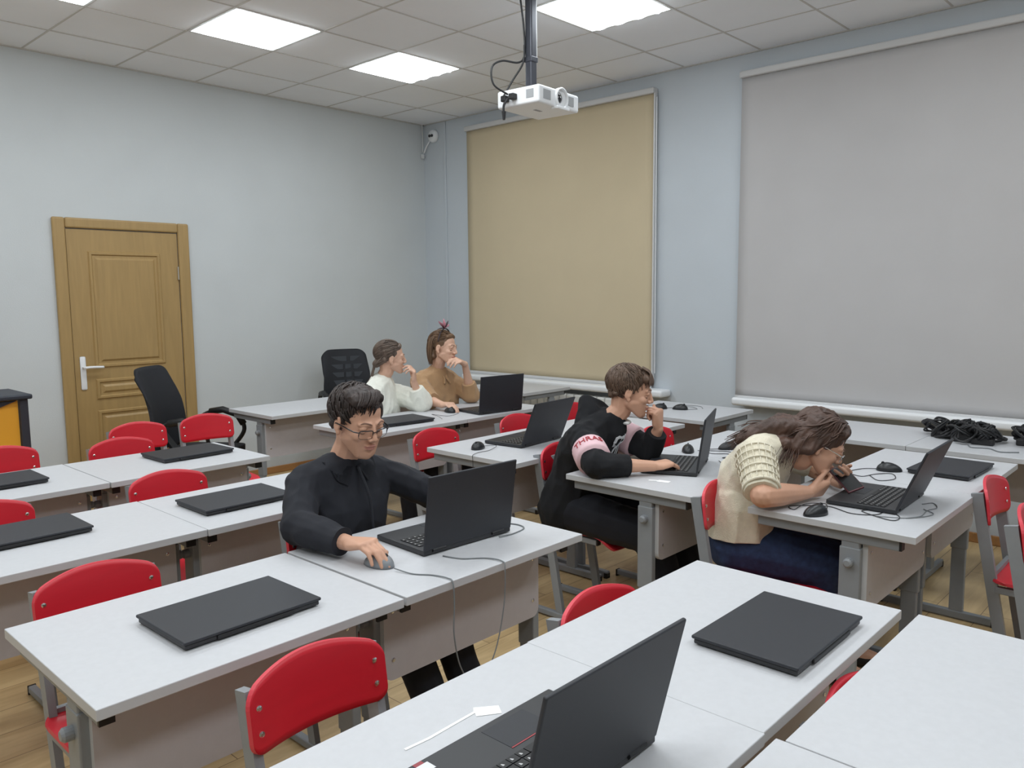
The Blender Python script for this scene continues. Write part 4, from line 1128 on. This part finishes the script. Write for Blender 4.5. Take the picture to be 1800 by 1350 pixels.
# red letters wrapped around the band, facing outwards
ax = (JJ['elR']-JJ['shR']).normalized(); cpt = JJ['shR'].lerp(JJ['elR'], .60)
ref = V((-.70, -.70, .1)); ref = (ref-ax*ref.dot(ax)).normalized(); tn = -ax.cross(ref)
me = None; cu = bpy.data.curves.new('band_lettering', 'FONT'); cu.body = 'THRAS'; cu.size = .046; cu.align_x = 'CENTER'; cu.align_y = 'CENTER'; cu.extrude = .0008
o = bpy.data.objects.new('x', cu); COL.objects.link(o); me = bpy.data.meshes.new_from_object(o.evaluated_get(bpy.context.evaluated_depsgraph_get())); bpy.data.objects.remove(o)
for v in me.vertices:
    x, y, z = v.co; a = x/.078; v.co = cpt-ax*(y+.0)+(ref*math.cos(a)+tn*math.sin(a)*1.0)*(.0785+z)
meshobj('band_lettering', me, M['redink'], bd)
# grey brush-stroke emblem on the chest
c0 = JJ['neck']+V((-.01, -.16, -.098)); fx = V((.80, -.60, 0)).normalized(); fz = V((.1, -.1, 1)).normalized(); fn_ = fx.cross(fz); cd = V((.55, .80, -.1)).normalized()
def stroke(bm, pts, w0, w1):
    n = len(pts); prev = None
    for i, (a, b) in enumerate(pts):
        t = i/(n-1); p = c0+fx*(a*.72-.047)+fz*b
        q = pts[min(i+1, n-1)]; q0 = pts[max(i-1, 0)]; d = (fx*(q[0]-q0[0])+fz*(q[1]-q0[1])).normalized(); s = d.cross(fn_)*(w0+(w1-w0)*t)/2
        cur = (bm.verts.new(p+s+fn_*-.002), bm.verts.new(p-s+fn_*-.002))
        if prev: bm.faces.new((prev[0], prev[1], cur[1], cur[0]))
        prev = cur
TREE = BVHTree.FromPolygons([v.co.copy() for v in hoodie.data.vertices], [tuple(p.vertices) for p in hoodie.data.polygons])
bm = bmesh.new()
stroke(bm, [(-.045, .012), (-.040, .034), (-.022, .040), (.0, .036), (.022, .040)], .014, .011)
stroke(bm, [(.018, .040), (.0, .010), (-.020, -.022), (-.034, -.05)], .016, .007)
stroke(bm, [(.034, .050), (.026, .015), (.020, -.02), (.008, -.060)], .013, .005)
stroke(bm, [(.046, .026), (.028, .004), (.040, -.020), (.030, -.056)], .012, .005)
stroke(bm, [(-.048, .018), (-.044, -.004), (-.032, .002)], .009, .004)
stroke(bm, [(.048, .066), (.052, .052)], .008, .004)
bmesh.ops.subdivide_edges(bm, edges=bm.edges, cuts=2)
for v in bm.verts:
    hit = TREE.ray_cast(v.co-cd*.3, cd)
    if hit[0] is not None: v.co = hit[0]-cd*.003
em = link('chest_emblem', bm, M['greyink'], root); md = em.modifiers.new('s', 'SOLIDIFY'); md.thickness = .002
em['label'] = 'pale grey brush-stroke emblem on the chest'
bm = bmesh.new(); n = JJ['neck']; tube(bm, smoothpath([n+V((.01, -.085, -.005)), n+V((.05, -.07, -.005)), n+V((.075, -.03, 0))]), .014, 8, flat=.5); link('white_inner_collar', bm, M['greymask'], root, smooth=True)
trousers(root, JJ, M['black'], 1.0, r=(.125, .085, .06)); shoes(root, JJ)
hair_obj(root, Hm, 'hair2', [('e', (0, -.026, .045), (.082, .097, .083)), ('h', [((-.047, .058, .078), .019), ((.047, .058, .078), .019), ((0, .070, .080), .019), ((0, .045, .1), .024)]),
      ('h', [((-.03, -.083, -.03), .010), ((.03, -.083, -.03), .010), ((-.052, -.058, -.012), .014), ((.052, -.058, -.012), .014), ((0, -.085, .03), .028)]),
      ('h', [((-.072, .014, .04), .008), ((-.072, .013, .008), .0055)]), ('h', [((.072, .014, .04), .008), ((.072, .013, .008), .0055)])],
      locks=scalp_locks(rnd, 560, lambda p: (p.x*5, (p.y+.05)*7+.15, -(.7 if p.z < .09 else .1)), .05, .0034, lift=.004)
      + [([V((x*.6, .03, .122)), V((x*.85, .066, .108)), V((x, .088-abs(x)*.28, .080)), V((x*1.02, .094-abs(x)*.32, .052+u))], .0062, .0015) for x, u in [(rnd.uniform(-.062, .062), rnd.uniform(-.006, .008)) for _ in range(60)]], amp=.003, freq=(120, 120, 60))
# ---- girl in the cream knitted top, bowed over a phone
J = dict(root=(-2.56, -4.72, 0), head=(-2.465, -5.015, .965), face=(.50, -.86, -.62), up=(.42, -.75, .75), neck=(-2.50, -4.92, .95),
         shR=(-2.66, -4.86, .925), shL=(-2.37, -4.78, .925), elR=(-2.795, -4.955, .818), elL=(-2.17, -4.87, .81), wrR=(-2.56, -5.02, .797), wrL=(-2.275, -5.0, .795),
         hipR=(-2.60, -4.77, .56), hipL=(-2.42, -4.73, .56), knR=(-2.49, -5.08, .515), knL=(-2.28, -5.10, .52), anR=(-2.39, -5.03, .12), anL=(-2.2, -5.0, .09),
         toeR=(-2.33, -5.16, .04), toeL=(-2.12, -5.14, .035), belly=(-.01, .02, 0), chest=(0, .02, -.015))
root, JJ, Hm, body = person('g', 'girl in a cream knitted top and jeans bowed low over her phone', J, vox=.0035, w=1.06, head_s=.98, eye=dict(closed=True), arm=1.10,
    hands=[dict(s='R', F=(.92, -.38, .10), P=(.15, .75, .45), curls=((30, 35, 25), (38, 40, 25), (45, 40, 25), (48, 40, 25)), thumb=(.55, .8, .3)),
           dict(s='L', F=(-.55, -.80, .12), P=(-.6, .3, .65), curls=((35, 40, 30), (40, 40, 30), (45, 40, 30), (50, 40, 30)), thumb=(.45, .8, .3))])
ph = bmesh.new(); pm = Matrix.Translation(V((-2.365, -5.085, .822))-V(J['root'])) @ Euler((R(30), R(-18), R(-40))).to_matrix().to_4x4()
box(ph, -.033, .033, -.066, .066, -.005, .005, bevel=.004, mtx=pm)
p = tag(link('smartphone', ph, M['phone']), 'dark red smartphone held in both hands of the bowed girl', 'phone'); p.location = J['root']
ph = bmesh.new(); box(ph, -.029, .029, -.061, .061, .0045, .0058, mtx=pm); link('screen', ph, M['screen'], p)
top_garment(root, JJ, M['knit'], .020, 1.03, vox=.0055, sleeves={'L': .45, 'R': .46}, sr=(.070, .056, .05), wr_amp=.009, name='knitted_top', hem=.60, extra=lambda bm: hull(bm, [(JJ['hipL']+V((.0, .0, .04)), .135), (JJ['hipR']+V((.0, -.0, .04)), .135), (JJ['hipR']+V((-.01, -.02, .16)), .12), (JJ['hipL']+V((0, -.03, .16)), .12)]))
# openwork sleeve texture: rows of raised cords
bm = bmesh.new(); a, b = JJ['shR'], JJ['elR']; dax = (b-a).normalized(); q = V((0, 0, 1)); q = (q-dax*q.dot(dax)).normalized(); s_ = dax.cross(q)
for k in range(6):
    c = a.lerp(b, .02+.165*k); rr = (.0745, .0740, .072, .069, .066, .0625)[k]
    tube(bm, [c+(q*math.cos(t*math.tau/36)+s_*math.sin(t*math.tau/36))*rr for t in range(37)], .003 if k < 5 else .006, 6, cap=False)
for k in range(20):
    t = k*math.tau/20; d = q*math.cos(t)+s_*math.sin(t)
    tube(bm, smoothpath([a.lerp(b, .02+.1*i)+d*(.0745+.0012*(-1)**i-.0014*i) for i in range(9)], 3), .0024, 5)
link('openwork_sleeve', bm, M['knit'], root, smooth=True)
trousers(root, JJ, M['denim'], 1.08, r=(.125, .094, .07), amp=.005, name='jeans', hip=.112); shoes(root, JJ)
cf = ringband(root, JJ['knR'], JJ['anR'], .14, .27, .096, M['cuff'], 'rolled_denim_cuff'); cf['label'] = 'paler mauve denim fold below the knee'
iv = Hm.inverted(); hl = []
rnd = random.Random(5)
for k in range(330):
    t = rnd.random(); tip = JJ['neck']+V((-.075, -.06, -.005))
    a = JJ['shR'].lerp(JJ['neck'], .35)+V((.0, .085, .06))
    if k % 4 == 0: a = a+V((.10, .02, .02))
    e = iv @ (a.lerp(tip, t**1.6)+V((rnd.uniform(-.02, .02), rnd.uniform(-.02, .02), rnd.uniform(-.015, .02))))
    sx = -1 if k % 4 else 1
    st = V((sx*rnd.uniform(.0, .03), rnd.uniform(-.02, .04), .122)); sd = V((sx*rnd.uniform(.07, .088), rnd.uniform(-.07, .01), rnd.uniform(.0, .06)))
    m = (sd+e)/2+V((sx*.012, -.012, .01))
    dn = (e-m).normalized()
    hl.append(([st, st.lerp(sd, .55)+V((sx*.02, 0, .022)), sd, m, e, e+dn*rnd.uniform(.03, .075)+iv.to_3x3() @ V((-.01, 0, -.02))], rnd.uniform(.004, .0062), .001))
hl += scalp_locks(rnd, 300, lambda p: (p.x*4, -1, -.3), .09, .004, zf=.075, zs=.02, lift=.004, jit=.15)
hair_obj(root, Hm, 'hair3', [('e', (0, -.026, .045), (.086, .101, .087)), ('h', [((-.045, .045, .082), .022), ((.045, .045, .082), .022), ((0, .05, .092), .024)]),
      ('h', [((-.07, .0, .05), .018), ((-.08, -.03, -.03), .022), ((-.07, -.07, -.05), .03), ((-.05, -.08, .03), .03)]),
      ('h', [((.07, .0, .05), .018), ((.08, -.03, -.03), .020), ((.07, -.07, -.05), .028), ((.05, -.08, .03), .03)]),
      ('h', [((-.05, -.08, .02), .035), ((.03, -.09, .02), .035), (iv @ (JJ['neck']+V((-.07, .04, .075))), .038), (iv @ (JJ['neck']+V((.03, .05, .085))), .035)]),
      ('h', [(iv @ (JJ['neck']+V((-.07, .04, .075))), .036), (iv @ (JJ['neck']+V((.03, .05, .085))), .03), (iv @ (JJ['shR']+V((.03, .08, .05))), .02), (iv @ (JJ['shR']+V((.09, .09, .06))), .022)]),
      ('h', [((-.075, -.03, .0), .022), ((-.075, .0, .03), .014), (iv @ (JJ['neck']+V((-.085, -.02, .02))), .026), (iv @ (JJ['neck']+V((-.06, .03, .03))), .03)]),
      ('h', [((-.075, .01, .02), .02), ((-.085, -.02, -.05), .026), ((-.07, -.06, -.08), .028)])], locks=hl, amp=.005)
glasses(root, Hm, 'chrome', .022, .016, .0014, .001)
# ---- girl in the white sweater
J = dict(root=(-2.13, -1.93, 0), head=(-2.085, -2.01, 1.115), face=(.86, -.50, -.06), up=(-.12, 0, 1), neck=(-2.12, -1.955, .975),
         shR=(-2.265, -2.03, .885), shL=(-2.01, -1.86, .885), elR=(-2.34, -1.97, .70), elL=(-1.93, -2.13, .815), wrR=(-2.22, -2.015, .645), wrL=(-2.0, -2.14, .955),
         hipR=(-2.22, -1.93, .54), hipL=(-2.04, -1.90, .54), knR=(-2.24, -2.34, .52), knL=(-2.03, -2.34, .52), anR=(-2.24, -2.36, .09), anL=(-2.03, -2.36, .09),
         toeR=(-2.24, -2.5, .035), toeL=(-2.03, -2.5, .035))
root, JJ, Hm, body = person('w', 'girl in a white sweater with a ponytail, hand at her mouth, looking right', J, vox=.004, w=.9, skinmat='skin2', head_s=.97, neck_r=.047, eye=dict(down=True), hs=.9,
    hands=[dict(s='L', F=(-.02, -.05, 1), P=(-.75, .6, .2), curls=((35, 45, 30), (45, 50, 30), (55, 55, 30), (60, 55, 30)), thumb=(.5, .8, .3)),
           dict(s='R', F=(.95, -.1, -.1), P=(0, 0, -1), curls=((15, 20, 10),)*4)])
def ex(bm):
    n = JJ['neck']; limb(bm, (n+V((0, 0, -.055)), .085), (n+V((0, 0, -.03)), .072))
top_garment(root, JJ, M['whiteknit'], .026, .93, vox=.006, sleeves={'L': .86, 'R': .95}, sr=(.076, .08, .048), wr_amp=.011, extra=ex, name='white_sweater')
trousers(root, JJ, M['black'], .9); shoes(root, JJ)
rnd = random.Random(8)
lk = scalp_locks(rnd, 420, lambda p: (-p.x*5, -1, -.55-p.x*0), .085, .0036, zf=.078, lift=.003, jit=.12)
for _ in range(60):
    u, v = rnd.uniform(-1, 1), rnd.uniform(-1, 1); lk.append(([V((u*.07, -.05, .02+v*.03)), V((u*.055, -.10, -.03)), V((-.02+u*.036, -.110, -.08)), V((-.035+u*.045, -.12, -.14)), V((-.045+u*.05, -.135-.01*v, -.20+v*.02))], .0075, .0018))
for _ in range(26): # strands in front of the ear
    u = rnd.random(); lk.append(([V((-.05, .05-.03*u, .085)), V((-.076, .02-.03*u, .05)), V((-.080, -.012-.02*u, .02)), V((-.072, -.05, -.02)), V((-.04, -.10, -.05))], .005, .002))
hair_obj(root, Hm, 'hair4', [('e', (0, -.026, .043), (.080, .096, .082)), ('h', [((-.04, .045, .082), .017), ((.04, .045, .082), .017), ((0, .052, .09), .018)]), ('h', [((-.055, -.05, .0), .024), ((.055, -.05, .0), .024), ((0, -.095, -.04), .028)])], locks=lk, vox=.005, amp=.002)
# ---- girl in the tan blouse
J = dict(root=(-1.60, -1.95, 0), head=(-1.625, -2.02, 1.155), face=(.36, -.95, -.10), up=(.08, 0, 1), neck=(-1.63, -1.955, 1.0),
         shR=(-1.785, -1.95, .925), shL=(-1.49, -1.93, .915), elR=(-1.84, -2.10, .82), elL=(-1.45, -2.11, .82), wrR=(-1.84, -2.235, .80), wrL=(-1.54, -2.145, 1.045),
         hipR=(-1.70, -1.93, .54), hipL=(-1.52, -1.93, .54), knR=(-1.71, -2.36, .52), knL=(-1.50, -2.36, .52), anR=(-1.71, -2.36, .09), anL=(-1.50, -2.36, .09),
         toeR=(-1.71, -2.5, .035), toeL=(-1.5, -2.5, .035))
root, JJ, Hm, body = person('t', 'girl in a tan blouse with a pink bow, hand over her mouth', J, vox=.004, w=.92, skinmat='skin2', head_s=1.0, neck_r=.047, eye=dict(down=True), hs=.95,
    hands=[dict(s='L', F=(-.80, -.10, .35), P=(-.25, .35, -.85), curls=((25, 35, 20), (30, 38, 20), (35, 40, 20), (35, 40, 20)), thumb=(.4, .8, .3)),
           dict(s='R', F=(-.05, -1, .1), P=(0, -.1, -1), curls=((30, 25, 12),)*4, spread=4)])
def ex(bm):
    n = JJ['neck']; limb(bm, (n+V((0, 0, -.05)), .075), (n+V((0, .0, -.015)), .062))
top_garment(root, JJ, M['tan'], .02, .95, vox=.006, sleeves={'L': .70, 'R': .66}, sr=(.068, .068, .05), wr_amp=.012, extra=ex, name='tan_blouse')
bm = bmesh.new(); n = JJ['neck']
for s in (-1, 1):
    tube(bm, smoothpath([n+V((s*.06, .0, .0)), n+V((s*.045, -.045, -.01)), n+V((.005+s*.012, -.078, -.045)), n+V((.01+s*.03, -.10, -.09))]), .011, 6, flat=.5)
link('collar', bm, M['tan'], root, smooth=True)
trousers(root, JJ, M['black'], .9); shoes(root, JJ)
lk = scalp_locks(rnd, 380, lambda p: (p.x*4, -.9, -.35), .07, .0036, zf=.08, zs=.04, lift=.003, jit=.12)
for _ in range(90):
    a = rnd.uniform(math.pi*.06, math.pi*.94); sx, sy = math.cos(a), -math.sin(a)     # round the back from ear to ear
    r = rnd.uniform(.9, 1.06); lk.append(([V((sx*.05, sy*.05-.01, .11)), V((sx*.082*r, sy*.085*r-.02, .06)), V((sx*.088*r, sy*.095*r-.02, .0)), V((sx*.086*r, sy*.088*r-.018, -.06)), V((sx*.078*r, sy*.075*r-.015, -.115+rnd.uniform(-.012, .012)))], .006, .0015))
hair_obj(root, Hm, 'hair5', [('e', (0, -.026, .043), (.081, .097, .083)), ('h', [((-.04, .042, .085), .017), ((.04, .042, .085), .017), ((0, .05, .093), .018)]), ('h', [((-.066, -.04, -.06), .018), ((.066, -.04, -.06), .018), ((0, -.085, -.07), .028), ((0, -.08, .03), .03)])], locks=lk, vox=.005, amp=.002)
bm = bmesh.new(); tube(bm, [Hm @ V((.094*math.cos(a), -.0, .045+.094*math.sin(a))) for a in [math.pi*k/20 for k in range(21)]], .0055, 8, flat=.5); hb = link('headband', bm, M['darkband'], root, smooth=True)
for k, (a, b) in enumerate((((.02, 0, .14), (.115, .0, .185)), ((.02, 0, .14), (.10, -.01, .13)), ((.02, 0, .14), (-.045, .0, .17)), ((.02, 0, .14), (-.01, .01, .195)), ((.02, 0, .14), (.045, 0, .205)))):
    bm = bmesh.new(); A, C = V(a), V(b); m = (A+C)/2
    tube(bm, [Hm @ A, Hm @ (m+V((0, .004, .004))), Hm @ C], [.006, .016, .004], 8, flat=.3); link('ribbon_loop', bm, M['pinkcloth'] if k % 2 == 0 else M['darkband'], hb, smooth=True)
